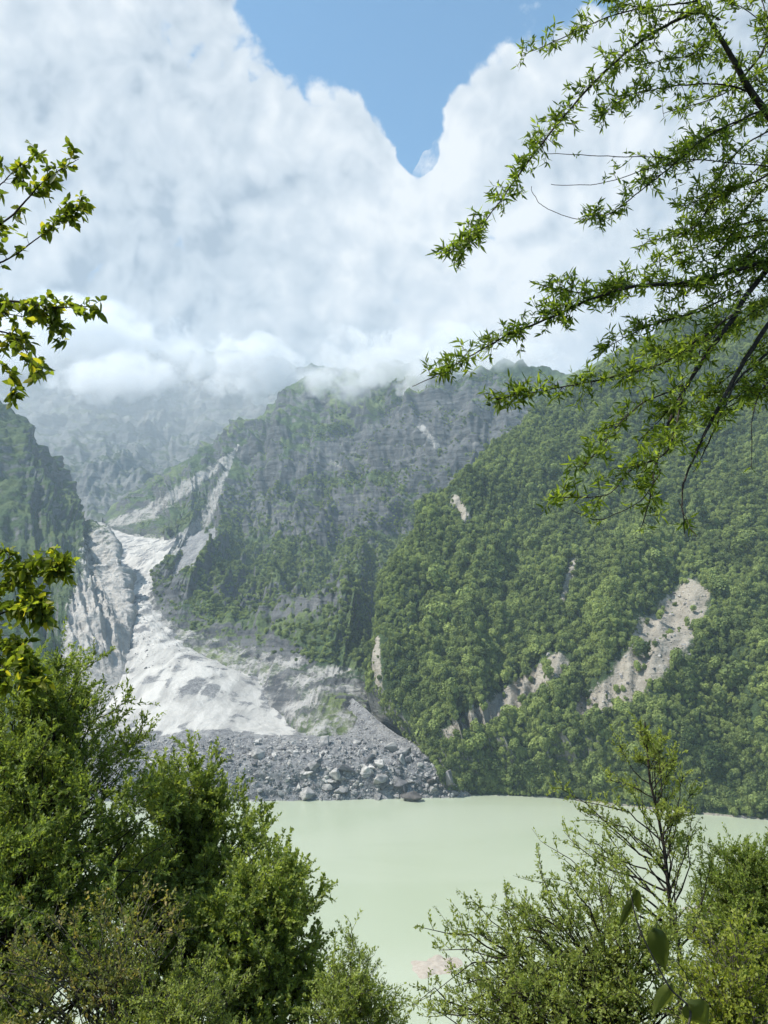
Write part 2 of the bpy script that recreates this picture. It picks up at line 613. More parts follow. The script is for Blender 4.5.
def m_cliff(V, px, py):
    a = segdist(px, py, [(140, 585, 22), (165, 625, 30), (240, 648, 30), (290, 656, 22)])
    a = np.maximum(a, segdist(px, py, [(290, 470, 14), (350, 450, 26), (430, 440, 55), (500, 430, 50)]))
    a = np.maximum(a, segdist(px, py, [(150, 560, 12), (175, 590, 22)]))
    a = np.maximum(a, segdist(px, py, [(190, 655, 20), (260, 680, 30), (330, 700, 40), (380, 720, 30)]))
    a = np.maximum(a, 0.55 * segdist(px, py, [(235, 500, 26), (300, 515, 34), (380, 510, 34)]))
    a = np.maximum(a, 0.5 * segdist(px, py, [(210, 590, 22), (270, 605, 26), (330, 600, 22)]))
    return np.clip(a * 2.2 + 0.5 * fbm(V / 90.0, 3), 0, 1) * (a > 0)


mid_o, MV, MTV, MTU, MB = terrain("rocky_mountain", m_rows, [8, 14, 230, 230, 12], [14, 24, 44, 50, 56, 60, 60, 60, 54, 40, 20], M_ROCKY, m_disp,
                                  "rocky grass-streaked mountain rising into cloud above the grey debris fan", m_bare, m_cliff)

# --- hazy headwall far behind
h_top = cols([(-420, 320, 4300), (-250, 350, 4500), (-100, 360, 4700), (0, 372, 4800), (70, 366, 4850), (140, 370, 4900), (210, 374, 4900), (300, 380, 4800), (460, 400, 4600)])
h_mid = cols([(-420, 400, 3700), (-250, 420, 3800), (-100, 436, 3900), (0, 446, 3900), (70, 440, 3850), (140, 444, 3950), (210, 430, 4100), (300, 420, 4100), (460, 410, 4000)])
h_foot = cols([(-420, 620, 3000), (-250, 600, 3000), (-100, 565, 3000), (0, 545, 3000), (70, 532, 2900), (120, 528, 2850), (190, 520, 3000), (280, 505, 3300), (440, 480, 3400)])
h_rows = [back(h_top, 900, 500), h_top, h_mid, h_foot, down(h_foot, h_mid, 0.1, 60)]


def h_disp(V, n, TV, TU):
    w = np.stack([TU * 0.8, TV * 0.9, np.ones_like(TU) * 9], 1)
    gul = ridged(w + 0.3 * fbm(V / 700.0, 2)[:, None], 5, 0.55)
    d = gul * 130 + fbm(V / 220.0, 5, 0.55) * 110 + strata_disp(V, 85, 60, (0.08, -0.05)) + ridged(V / 90.0, 4) * 22
    return n * (d * smooth(4, 2.6, TV))[:, None]


head_o, *_ = terrain("headwall", h_rows, [8, 170, 190, 8], [24, 36, 44, 60, 60, 60, 50, 40], M_WALL, h_disp,
                     "distant layered rock headwall fading into haze below the cloud")

# --- mountain on the left with the pale rock wall
l_top = cols([(124, 574, 1480), (110, 552, 1540), (104, 529, 1620), (80, 525, 1700), (62, 494, 1800), (32, 450, 1850), (0, 412, 1880), (-120, 300, 1900), (-420, 150, 1700)])
l_mid = cols([(125, 586, 1460), (122, 584, 1400), (122, 582, 1370), (98, 590, 1350), (78, 585, 1350), (45, 580, 1340), (5, 570, 1330), (-130, 540, 1280), (-450, 480, 1150)])
l_foot = cols([(126, 596, 1430), (127, 614, 1260), (131, 641, 1130), (128, 668, 1000), (112, 692, 900), (68, 722, 800), (0, 757, 710), (-150, 795, 640), (-500, 806, 640)])
l_rows = [back(l_top, 500, 420), back(l_top, 120, 70), l_top, l_mid, l_foot, down(l_foot, l_mid, 0.15, 40)]


def l_disp(V, n, TV, TU):
    w = np.stack([TU * 0.9, TV * 0.6, np.ones_like(TU) * 2], 1)
    gul = ridged(w + 0.3 * fbm(V / 300.0, 2)[:, None], 5, 0.55)
    e = (1 - 0.7 * np.exp(-((TV - 2) / 0.12) ** 2)) * smooth(0, 1.5, TU)
    wl = smooth(2.2, 4.5, TU)
    d = (gul * (7 + 40 * wl) + fbm(V / 70.0, 5, 0.6) * 26) * e + strata_disp(V, 45, 15, (-0.25, 0.1)) * smooth(0, 1.5, TU) + ridged(V / 30.0, 5, 0.6) * 9 * smooth(0, 1, TU)
    return n * (d * smooth(4.0, 3.5, TV))[:, None]


def l_bare(V, px, py, TV, TU):
    a = smooth(62, 92, px + 0.18 * (py - 560) * 1.0) * smooth(505, 535, py)
    a = a * (0.60 + 0.4 * np.maximum(smooth(575, 610, py), smooth(105, 125, px)))
    return np.clip(a, 0, 1)


left_o, LV, LTV, LTU, LB = terrain("gully_mountain", l_rows, [8, 14, 170, 170, 10], [36, 40, 44, 44, 44, 44, 36, 20], M_LEFT, l_disp,
                                   "mountain on the left with a bare pale rock wall beside the debris gully", l_bare)

# --- debris gully, fan and boulder apron
d_rows = [
    [(60, 512, 2900), (96, 518, 2900), (112, 518, 2900), (130, 516, 2900), (160, 510, 2900)],
    [(85, 536, 2250), (116, 537, 2250), (140, 535, 2250), (172, 530, 2250), (205, 520, 2250)],
    [(105, 568, 1750), (132, 562, 1750), (153, 556, 1750), (180, 549, 1750), (215, 540, 1750)],
    [(95, 600, 1450), (126, 594, 1450), (140, 592, 1450), (156, 591, 1450), (185, 588, 1450)],
    [(85, 630, 1250), (125, 618, 1250), (143, 614, 1250), (166, 618, 1250), (205, 618, 1250)],
    [(60, 664, 1080), (118, 648, 1090), (162, 641, 1090), (212, 654, 1090), (275, 650, 1060)],
    [(20, 705, 920), (88, 690, 940), (188, 664, 960), (268, 686, 945), (340, 690, 890)],
    [(-60, 735, 820), (60, 725, 820), (192, 712, 820), (298, 728, 830), (388, 728, 785)],
    [(-120, 752, 745), (20, 746, 745), (205, 741, 745), (345, 742, 740), (418, 748, 728)],
    [(-180, 775, 690), (-20, 770, 685), (225, 762, 690), (395, 765, 694), (446, 776, 690)],
]
dr = [cols(r) for r in d_rows]
dr.append(shore([(-280, 803), (-100, 802), (235, 802), (425, 799), (472, 797)], -0.5))
dr.append(dr[-1] + np.array([0, -40, -14.0]))


def d_disp(V, n, TV, TU):
    rough = fbm(V / 14.0, 4, 0.6)
    bould = smooth(7.7, 8.2, TV)
    d = fbm(V / 60.0, 4) * 3 * smooth(5.0, 7.0, TV) * smooth(10.3, 9, TV) + rough * (1.2 + 3.0 * bould)
    d += ridged(np.stack([TU * 2.5, TV * 0.4, TV * 0], 1), 3) * 0.8 * smooth(4, 5.5, TV) * smooth(8.2, 7.2, TV)
    d += np.abs(fbm(V / 9.0, 3)) * 4 * bould * smooth(10.05, 9.8, TV)
    d += (fbm(V / 30.0, 4, 0.6) * 9 + ridged(V / 16.0, 3) * 2.5) * smooth(1.0, 1.6, TV) * smooth(6.0, 4.6, TV)
    return n * d[:, None]


def d_pale(V, px, py, TV, TU):
    """where the fan is freshly covered by pale silt; the boulder apron and right scree are greyer"""
    a = smooth(7.95, 7.4, TV + 0.25 * fbm(V / 50.0, 3))
    a = a * smooth(3.35, 2.6, TU + 0.5 * fbm(V / 70.0, 3) + smooth(6.2, 7.8, TV) * 0.35)
    return np.clip(a * (0.70 - 0.12 * smooth(5.2, 4.4, TV)), 0, 1)


m, nt, out = new_mat("fan_debris")
b = NB(nt)
pos = b.n("ShaderNodeNewGeometry").outputs["Position"]
n1, n2, n3 = b.noise(pos, 0.022, 6, 0.62, 0.4), b.noise(pos, 0.12, 5, 0.65), b.noise(pos, 0.6, 4, 0.7)
streak = b.noise(stretch(b, pos, (1, 0.22, 0.3)), 0.05, 5, 0.6, 0.6)
grey = b.mix(b.ramp(n2, 0.35, 0.65), (0.095, 0.097, 0.103), (0.205, 0.205, 0.206))
grey = b.mix(b.ramp(n3, 0.5, 0.72, 0, 0.8), grey, (0.40, 0.39, 0.375))
grey = b.mix(b.ramp(n3, 0.30, 0.45, 0.85, 0), grey, (0.07, 0.07, 0.072))
grey = b.mix(b.ramp(streak, 0.48, 0.66, 0, 0.6), grey, (0.31, 0.303, 0.29))
whit = b.mix(b.ramp(streak, 0.36, 0.62), (0.31, 0.30, 0.282), (0.48, 0.462, 0.43))
whit = b.mix(b.ramp(n2, 0.5, 0.75, 0, 0.35), whit, (0.33, 0.325, 0.315))
f = b.math('ADD', b.attr("bare"), b.math('MULTIPLY', b.math('SUBTRACT', n1, 0.5), 2.3))
f = b.math('ADD', f, b.math('MULTIPLY', b.math('SUBTRACT', streak, 0.5), 1.3))
colr = b.mix(b.ramp(f, 0.40, 0.60), grey, whit)
nrm = b.bump(b.math('ADD', b.math('MULTIPLY', n2, 1.6), b.math('MULTIPLY', n3, 0.9)), 0.9, 1.0)
b.link(b.bsdf(colr, 0.9, 0.15, nrm), out.inputs[0])
M_FAN = m
fan_o, DV, DTV, DTU, DB = terrain("debris_fan", dr, [10, 12, 14, 16, 20, 30, 40, 44, 44, 44, 6], [50, 90, 90, 60], M_FAN, d_disp,
                                  "pale grey debris fan spilling from the gully down to a boulder apron by the lake", d_pale)

# --- lake
m, nt, out = new_mat("milky_water")
b = NB(nt)
pos = b.n("ShaderNodeNewGeometry").outputs["Position"]
n1 = b.noise(stretch(b, pos, (1, 2.2, 1)), 0.006, 4, 0.5, 0.5)
n2 = b.noise(stretch(b, pos, (1, 2.5, 1)), 0.35, 3, 0.5)
colr = b.mix(b.ramp(n1, 0.35, 0.65), (0.345, 0.385, 0.28), (0.375, 0.41, 0.31))
nrm = b.bump(n2, 0.2, 0.4)
b.link(b.bsdf(colr, 0.22, 0.3, nrm), out.inputs[0])
V = np.array([(-2500, 100, 0), (2500, 100, 0), (2500, 1100, 0), (-2500, 1100, 0)], float)
lake = link("lake", npmesh("lake", V, np.array([[0, 1, 2, 3]]), False), None, m)
tag(lake, "milky pale green lake below the mountains", None, None, "structure")

# --- near slope under the viewpoint
m, nt, out = new_mat("slope_soil")
b = NB(nt)
pos = b.n("ShaderNodeNewGeometry").outputs["Position"]
n1 = b.noise(pos, 0.25, 6, 0.65)
n2 = b.noise(pos, 2.5, 5, 0.7)
colr = b.mix(b.ramp(n1, 0.4, 0.6), (0.03, 0.045, 0.015), (0.07, 0.06, 0.04))
colr = b.mix(b.ramp(n2, 0.5, 0.7, 0, 0.6), colr, (0.02, 0.022, 0.012))
b.link(b.bsdf(colr, 0.95, 0.1, b.bump(n2, 0.8, 0.2)), out.inputs[0])


def ground_z(x, y):
    x, y = np.asarray(x, float), np.asarray(y, float)
    yy = np.maximum(y - 1.2, 0)
    z = 148.35 - 0.60 * yy + 0.0006 * np.minimum(yy, 60) ** 2 * 0
    z = z + np.where(y < -2, 0.25 * (-2 - y), 0)
    return z + 0.5 * np.sin(x * 0.13 + 1) * np.clip(yy / 12, 0, 1)


gx = np.concatenate([np.linspace(-600, -40, 30), np.linspace(-38, 38, 100), np.linspace(40, 600, 30)])
gy = np.concatenate([np.linspace(-250, -4, 30), np.linspace(-3, 40, 90), np.linspace(42, 330, 60)])
GX, GY = np.meshgrid(gx, gy)
V = np.stack([GX, GY, ground_z(GX, GY)], -1).reshape(-1, 3)
V[:, 2] += fbm(V / np.array([6, 6, 6.0]), 4) * 0.6 * np.clip((V[:, 1] - 2) / 6, 0, 1)
slope = link("near_slope", npmesh("near_slope", V, grid_faces(len(gy), len(gx)), True), None, m)
tag(slope, "steep overgrown slope falling from the viewpoint to the lake", None, None, "structure")

# --- sand spits at the near shore
m, nt, out = new_mat("sand")
b = NB(nt)
pos = b.n("ShaderNodeNewGeometry").outputs["Position"]
n1 = b.noise(pos, 0.5, 6, 0.65)
colr = b.mix(b.ramp(n1, 0.35, 0.65), (0.33, 0.285, 0.235), (0.40, 0.355, 0.30))
b.link(b.bsdf(colr, 0.9, 0.2, b.bump(n1, 0.6, 0.5)), out.inputs[0])
M_SAND = m


def spit(px, py, rx, ry, label):
    c = PL(px, py, 0)
    th = np.linspace(0, 2 * np.pi, 60, endpoint=False)
    rr = np.linspace(0, 1, 14)
    T, R = np.meshgrid(th, rr)
    wob = 1 + 0.25 * np.sin(2 * T + 0.7) + 0.15 * np.sin(5 * T) + 0.08 * np.sin(9 * T + 2)
    X, Y = R * wob * rx * np.cos(T), R * wob * ry * np.sin(T)
    Z = 1.3 * (1 - R ** 2) - 0.35 + 0.25 * np.sin(X * 0.9) * np.cos(Y * 0.7) * (1 - R)
    V = np.stack([X, Y, Z], -1).reshape(-1, 3)
    n = len(th)
    i = np.arange(14 * n).reshape(14, n)
    j = np.roll(i, -1, 1)
    Fq = np.stack([i[:-1].ravel(), i[1:].ravel(), j[1:].ravel(), j[:-1].ravel()], 1)
    o = link("sand_bar", npmesh("sand_bar", V, Fq, True), None, M_SAND)
    o.location = c
    tag(o, label, None, None, "structure")


spit(436, 966, 11, 13, "pinkish sand bar in the shallows of the near shore")
spit(705, 910, 11, 10, "pale gravel bar behind the right-hand shrubs")

# ------------------------------------------------------------------ boulders
def rock_material(name, a, c):
    m, nt, out = new_mat(name)
    b = NB(nt)
    tc = b.n("ShaderNodeTexCoord").outputs["Object"]
    oi = b.n("ShaderNodeObjectInfo").outputs["Random"]
    n1 = b.noise(tc, 1.3, 6, 0.7)
    colr = b.mix(b.ramp(n1, 0.35, 0.65), a, c)
    tint = b.mix(oi, (0.26, 0.26, 0.28, 1), (1.15, 1.12, 1.06, 1))
    colr = b.mix(1.0, colr, tint, 'MULTIPLY')
    b.link(b.bsdf(colr, 0.85, 0.2, b.bump(n1, 0.6, 0.3)), out.inputs[0])
    return m


M_BOULDER = rock_material("boulder_rock", (0.20, 0.20, 0.205), (0.46, 0.45, 0.435))
M_DARKROCK = rock_material("dark_rock", (0.05, 0.05, 0.052), (0.13, 0.12, 0.115))


def boulder_mesh(seed):
    r = np.random.default_rng(seed)
    bm = bmesh.new()
    n = 13
    pts = r.normal(size=(n, 3))
    pts /= np.linalg.norm(pts, axis=1)[:, None]
    pts *= r.uniform(0.75, 1.1, (n, 1))
    pts *= np.array([1.0, r.uniform(0.65, 0.95), r.uniform(0.5, 0.8)])
    for p in pts:
        bm.verts.new(p)
    bmesh.ops.convex_hull(bm, input=bm.verts)
    bmesh.ops.bevel(bm, geom=list(bm.edges), offset=0.035, segments=1, affect='EDGES')
    loose = [v for v in bm.verts if not v.link_faces]
    bmesh.ops.delete(bm, geom=loose, context='VERTS')
    bmesh.ops.triangulate(bm, faces=bm.faces)
    bmesh.ops.subdivide_edges(bm, edges=bm.edges, cuts=1)
    for v in bm.verts:
        q = np.array([tuple(v.co)]) * 1.7 + seed * 5
        v.co *= 1 + 0.05 * float(fbm(q, 3)[0])
    me = bpy.data.meshes.new("boulder")
    bm.to_mesh(me)
    bm.free()
    me.materials.append(M_BOULDER)
    return me


BM = [boulder_mesh(100 + k) for k in range(9)]


def surf_sampler(V, weight):
    """V (nv,nu,3), weight per cell; returns a function giving n random points"""
    a, b_, c, d = V[:-1, :-1], V[1:, :-1], V[1:, 1:], V[:-1, 1:]
    area = 0.5 * np.linalg.norm(np.cross(c - a, d - b_), axis=2)
    w = (area * weight).ravel()
    w = w / w.sum()
    cdf = np.cumsum(w)

    def f(n):
        k = np.searchsorted(cdf, rng.random(n))
        k = np.clip(k, 0, len(cdf) - 1)
        i, j = np.unravel_index(k, area.shape)
        s, t = rng.random((n, 1)), rng.random((n, 1))
        p = (a[i, j] * (1 - s) + b_[i, j] * s) * (1 - t) + (d[i, j] * (1 - s) + c[i, j] * s) * t
        return p, i, j
    return f, area


cell = lambda A: 0.25 * (A[:-1, :-1] + A[1:, :-1] + A[1:, 1:] + A[:-1, 1:])
ctv, ctu = cell(DTV), cell(DTU)
cpx, cpy, _ = proj(cell(DV.transpose(2, 0, 1).reshape(3, *DTV.shape)[0]).reshape(-1, 1) * 0 + np.stack([cell(DV[..., k]).ravel() for k in range(3)], 1))
cpx, cpy = cpx.reshape(ctv.shape), cpy.reshape(ctv.shape)
vis = (cpx > 120) & (cpx < 470)
wB = smooth(7.9, 8.5, ctv) * smooth(10.1, 9.95, ctv) * vis * (0.3 + 0.9 * smooth(200, 380, cpx))
fB, _ = surf_sampler(DV, wB)
pts, _, _ = fB(620)
sizes = 1.3 * (1 - rng.random(620)) ** -0.42
sizes = np.clip(sizes * 1.3, 1.5, 9.0)
order = np.argsort(-sizes)
pts, sizes = pts[order], sizes[order]
NIND = 280
G_B = "boulders on the grey apron at the head of the lake"
for k in range(NIND):
    o = link("boulder", BM[k % len(BM)])
    s = sizes[k]
    o.location = pts[k] + np.array([0, 0, s * 0.18])
    o.scale = (s * rng.uniform(.85, 1.25), s * rng.uniform(.8, 1.1), s * rng.uniform(.75, 1.15))
    o.rotation_euler = (rng.uniform(-.5, .5), rng.uniform(-.5, .5), rng.uniform(0, 6.28))
    tag(o, "angular grey boulder among many on the debris apron by the water", "boulder", G_B)
for (px, py, s, lab) in ((411, 791, 11.5, "large dark blocky boulder at the waterline, biggest on the apron"),
                         (432, 781, 7.5, "dark boulder just above the biggest waterline boulder"),
                         (318, 762, 7.5, "dark brown boulder on the crest of the grey apron"),
                         (300, 754, 6.5, "flat dark boulder at the top edge of the grey apron")):
    me = BM[int(px) % len(BM)].copy()
    me.materials.clear()
    me.materials.append(M_DARKROCK)
    o = link("boulder", me)
    D = 640 if py > 785 else (670 if py > 775 else 700)
    c = PL(px, 800.5, 0) if py > 785 else P(px, py, D + 18)
    o.location = c + np.array([0, 0, s * 0.3 if py > 785 else 0])
    o.scale = (s, s * .8, s * .72)
    o.rotation_euler = (.1, .15, px)
    tag(o, lab, "boulder")


def instancer(name, pts, scale, rotz, variant, sources, label, tilt=None):
    """many copies of the shapes of objects that already stand in the scene, as one object of stuff"""
    me = bpy.data.meshes.new(name)
    me.vertices.add(len(pts))
    me.vertices.foreach_set("co", np.ascontiguousarray(pts, np.float32).ravel())
    a = me.attributes.new("iscale", 'FLOAT_VECTOR', 'POINT')
    a.data.foreach_set("vector", np.ascontiguousarray(scale, np.float32).ravel())
    a = me.attributes.new("irot", 'FLOAT_VECTOR', 'POINT')
    rot = np.zeros((len(pts), 3), np.float32)
    rot[:, 2] = rotz
    if tilt is not None:
        rot[:, :2] = tilt
    a.data.foreach_set("vector", rot.ravel())
    a = me.attributes.new("ivar", 'INT', 'POINT')
    a.data.foreach_set("value", np.ascontiguousarray(variant, np.int32))
    o = link(name, me)
    ng = bpy.data.node_groups.new(name, 'GeometryNodeTree')
    ng.interface.new_socket("Geometry", in_out='INPUT', socket_type='NodeSocketGeometry')
    ng.interface.new_socket("Geometry", in_out='OUTPUT', socket_type='NodeSocketGeometry')
    gi, go = ng.nodes.new("NodeGroupInput"), ng.nodes.new("NodeGroupOutput")
    iop = ng.nodes.new("GeometryNodeInstanceOnPoints")
    g2i = ng.nodes.new("GeometryNodeGeometryToInstance")
    for s in reversed(sources):
        oi = ng.nodes.new("GeometryNodeObjectInfo")
        oi.transform_space = 'ORIGINAL'
        oi.inputs[0].default_value = s
        ng.links.new(oi.outputs["Geometry"], g2i.inputs[0])

    def at(nm, typ):
        n = ng.nodes.new("GeometryNodeInputNamedAttribute")
        n.data_type = typ
        n.inputs[0].default_value = nm
        return n.outputs[0]
    ng.links.new(gi.outputs[0], iop.inputs["Points"])
    ng.links.new(g2i.outputs[0], iop.inputs["Instance"])
    iop.inputs["Pick Instance"].default_value = True
    ng.links.new(at("ivar", 'INT'), iop.inputs["Instance Index"])
    e2r = ng.nodes.new("FunctionNodeEulerToRotation")
    ng.links.new(at("irot", 'FLOAT_VECTOR'), e2r.inputs[0])
    ng.links.new(e2r.outputs[0], iop.inputs["Rotation"])
    ng.links.new(at("iscale", 'FLOAT_VECTOR'), iop.inputs["Scale"])
    ng.links.new(iop.outputs[0], go.inputs[0])
    md = o.modifiers.new("scatter", 'NODES')
    md.node_group = ng
    tag(o, label, None, None, "stuff")
    return o


BOULDERS = [o for o in S.objects if o.name.startswith("boulder")][:9]
wR = (smooth(7.6, 8.4, ctv) + 0.45 * smooth(3.0, 3.4, ctu) * smooth(5, 6.5, ctv) + 0.10 * smooth(6.4, 5.0, ctv) * (ctv > 2.5)) * smooth(10.12, 9.95, ctv) * ((cpx > 100) & (cpx < 480))
fR, _ = surf_sampler(DV, wR)
n = 17000
pr, _, _ = fR(n)
sc = np.clip(0.5 * (1 - rng.random(n)) ** -0.42, .5, 2.6)
instancer("rubble", pr, sc[:, None] * rng.uniform(.7, 1.3, (n, 3)), rng.uniform(0, 6.28, n), rng.integers(0, 9, n), BOULDERS,
          "small broken rocks covering the debris apron and scree", rng.uniform(-.6, .6, (n, 2)))

# ------------------------------------------------------------------ leaf and bark materials
def leaf_material(name, dark, light, dry=None, dryf=0.0, trans=0.56, far=False):
    m, nt, out = new_mat(name)
    b = NB(nt)
    t = b.attr("tint")
    if far:
        oi = b.n("ShaderNodeObjectInfo").outputs["Random"]
        pos = b.n("ShaderNodeNewGeometry").outputs["Position"]
        n1 = b.noise(pos, 0.014, 6, 0.68)
        t = b.math('ADD', b.math('MULTIPLY', t, 0.30), b.math('ADD', b.math('MULTIPLY', oi, 0.6), b.math('MULTIPLY', b.math('SUBTRACT', n1, 0.48), 1.9)), clamp=True)
    colr = b.mix(t, dark, light)
    if dry:
        colr = b.mix(b.ramp(t, 1 - dryf, 1.0), colr, dry)
    pr = b.n("ShaderNodeBsdfPrincipled")
    b.set(pr.inputs["Base Color"], colr)
    pr.inputs["Roughness"].default_value = 0.5 if not far else 0.8
    pr.inputs["Specular IOR Level"].default_value = 0.35 if not far else 0.1
    tr = b.n("ShaderNodeBsdfTranslucent")
    tc = b.mix(1.0, colr, (1.25, 1.25, 0.55, 1), 'MULTIPLY')
    b.link(tc, tr.inputs[0])
    mx = b.n("ShaderNodeMixShader")
    mx.inputs[0].default_value = trans
    b.link(pr.outputs[0], mx.inputs[1])
    b.link(tr.outputs[0], mx.inputs[2])
    b.link(mx.outputs[0], out.inputs[0])
    return m


def bark_material(name, a, c):
    m, nt, out = new_mat(name)
    b = NB(nt)
    tc = b.n("ShaderNodeNewGeometry").outputs["Position"]
    n1 = b.noise(tc, 25, 5, 0.7)
    b.link(b.bsdf(b.mix(b.ramp(n1, .35, .65), a, c), 0.9, 0.2, b.bump(n1, .6, .01)), out.inputs[0])
    return m


M_BARK = bark_material("bark", (0.022, 0.018, 0.014), (0.06, 0.05, 0.04))
M_BARKG = bark_material("grey_bark", (0.05, 0.045, 0.035), (0.11, 0.10, 0.08))
M_FARLEAF = leaf_material("forest_leaf", (0.05, 0.08, 0.028), (0.32, 0.385, 0.115), trans=0.25, far=True)

# ------------------------------------------------------------------ shore trees and forest
def far_crown(seed, lumps, h, w, leaves=520):
    """crown of a tree a few pixels wide: lumps of leaf sprays filling an uneven volume (unit: metres, trunk base at 0)"""
    r = np.random.default_rng(seed)
    P_, N_, S_ = [], [], []
    for k in range(lumps):
        a = r.uniform(0, 6.28)
        rad = w * 0.30 * math.sqrt(r.random())
        zc = h * r.uniform(0.42, 0.82)
        c = np.array([rad * math.cos(a), rad * math.sin(a), zc])
        rr = w * r.uniform(0.20, 0.34)
        m_ = leaves // lumps
        d = r.normal(size=(m_, 3))
        d /= np.linalg.norm(d, axis=1)[:, None]
        p = c + d * rr * r.uniform(0.72, 1.08, (m_, 1)) * np.array([1, 1, 1.05])
        P_.append(p)
        N_.append(d + r.normal(size=(m_, 3)) * 0.45 + np.array([0, 0, 0.25]))
        S_.append(np.full(m_, w * 0.062) * r.uniform(.6, 1.3, m_))
    p, nn, s = np.concatenate(P_), np.concatenate(N_), np.concatenate(S_)
    nn /= np.linalg.norm(nn, axis=1)[:, None]
    t = np.cross(nn, r.normal(size=nn.shape))
    t /= np.linalg.norm(t, axis=1)[:, None]
    u = np.cross(nn, t)
    q = np.stack([p - t * s[:, None] * 1.1, p + u * s[:, None] * .8, p + t * s[:, None] * 1.1, p - u * s[:, None] * .8], 1).reshape(-1, 3)
    q[:, :] += r.normal(size=q.shape) * w * 0.012
    f = np.arange(len(q)).reshape(-1, 4)
    me = npmesh("crown", q, f, True, {"tint": np.repeat(r.random(len(p)), 4)})
    me.materials.append(M_FARLEAF)
    return me


def tube(pts, rad, sides=6):
    pts = np.asarray(pts, float)
    rad = np.asarray(rad, float)
    n = len(pts)
    t = np.gradient(pts, axis=0)
    t /= np.linalg.norm(t, axis=1)[:, None] + 1e-9
    ref = np.array([0.31, 0.17, 0.93]) if abs(t[:, 2].mean()) < 0.8 else np.array([0.9, 0.3, 0.1])
    a = np.cross(t, ref)
    a /= np.linalg.norm(a, axis=1)[:, None] + 1e-9
    c = np.cross(t, a)
    th = np.linspace(0, 2 * np.pi, sides, endpoint=False)
    V = pts[:, None] + rad[:, None, None] * (a[:, None] * np.cos(th)[None, :, None] + c[:, None] * np.sin(th)[None, :, None])
    i = np.arange(n * sides).reshape(n, sides)
    j = np.roll(i, -1, 1)
    f = np.stack([i[:-1].ravel(), j[:-1].ravel(), j[1:].ravel(), i[1:].ravel()], 1)
    return V.reshape(-1, 3), f


def join(parts):
    V, Fc, o = [], [], 0
    for v, f in parts:
        V.append(v)
        Fc.append(f + o)
        o += len(v)
    return np.concatenate(V), np.concatenate(Fc)


def far_trunk(seed, h, w):
    r = np.random.default_rng(seed + 50)
    parts = [tube([(0, 0, -0.6), (0.05, 0, h * .3), (r.uniform(-.2, .2), r.uniform(-.2, .2), h * .72)], [w * .035, w * .027, w * .01], 5)]
    for k in range(4):
        a = r.uniform(0, 6.28)
        parts.append(tube([(0, 0, h * .33), (math.cos(a) * w * .13, math.sin(a) * w * .13, h * .5), (math.cos(a) * w * .26, math.sin(a) * w * .26, h * .66)],
                          [w * .015, w * .011, w * .004], 4))
    me = npmesh("trunk", *join(parts))
    me.materials.append(M_BARKG)
    return me


VAR = []
for k, (lumps, h, w) in enumerate(((7, 9, 7.5), (6, 8, 7.0), (9, 10, 8.0), (5, 11, 6.0), (8, 7, 7.0), (4, 12, 5.0))):
    VAR.append((far_crown(200 + k, lumps, h, w, 900), far_trunk(200 + k, h, w)))

cpts = np.stack([cell(RV[..., k]).ravel() for k in range(3)], 1)
cpx, cpy, _ = proj(cpts)
rtv, rtu, rbare = cell(RTV), cell(RTU), cell(RB)
cpx, cpy = cpx.reshape(rtv.shape), cpy.reshape(rtv.shape)
inview = (cpx > 300) & (cpx < 860) & (rtv > 1.72) & (rtu > 0.1)
clump = fbm(cpts / 60.0, 4).reshape(rtv.shape)
nfine = fbm(cpts / 22.0, 3).reshape(rtv.shape)
bare_ = np.clip(rbare + 0.6 * nfine + 0.5 * clump, 0, 1)
wood = inview * np.clip(1 - smooth(0.10, 0.42, bare_) * (rbare > 0.02), 0.03, 1) * smooth(4.985, 4.965, rtv)
wood = wood * (0.55 + 0.45 * smooth(-0.35, 0.1, clump)) * (1 + 1.5 * smooth(4.5, 4.8, rtv))
fW, areaR = surf_sampler(RV, wood)
neff = int((areaR * wood).sum() / 8.0)
pw, wi, wj = fW(neff)
print("forest trees", neff)
sc = rng.lognormal(0, 0.45, neff) * 0.64 * (1.0 - 0.25 * smooth(3.6, 2.4, rtv[wi, wj]))
sc3 = sc[:, None] * rng.uniform(.85, 1.15, (neff, 3))

wQ = inview * smooth(0.2, 0.5, rbare) * (rtv > 2.5) * (rtv < 5)
fQ, _ = surf_sampler(RV, wQ)
pq, _, _ = fQ(1500)
scq = np.clip(0.5 * (1 - rng.random(1500)) ** -0.45, .5, 3.2)
instancer("scar_stones", pq, scq[:, None] * rng.uniform(.7, 1.3, (1500, 3)), rng.uniform(0, 6.28, 1500), rng.integers(0, 9, 1500), BOULDERS,
          "loose stones on the bare landslip scars of the wooded slope")

# individual trees that can be told apart on the lower shore
wS = ((cpx > 440) & (cpx < 775)) * (rtv > 4.62) * (rtv < 4.995) * 1.0
fS, _ = surf_sampler(RV, wS)
ps, _, _ = fS(170)
G_T = "round trees along the wooded far shore"
CROWNS = []
for k in range(len(ps)):
    cm, tm = VAR[k % 6]
    e = empty("shore_tree", ps[k] - np.array([0, 0, 0.3]))
    s = rng.uniform(.8, 1.3)
    e.scale = (s, s, s * rng.uniform(.9, 1.15))
    e.rotation_euler = (0, 0, rng.uniform(0, 6.28))
    tag(e, "round green tree among its like along the foot of the wooded far shore", "tree", G_T)
    c = link("crown", cm, e)
    link("trunk", tm, e)
    if k < 6:
        CROWNS.append(c)
instancer("forest", pw - np.array([0, 0, 1.2]), sc3, rng.uniform(0, 6.28, neff), rng.integers(0, 6, neff), CROWNS,
          "dense mixed green forest covering the right mountain")

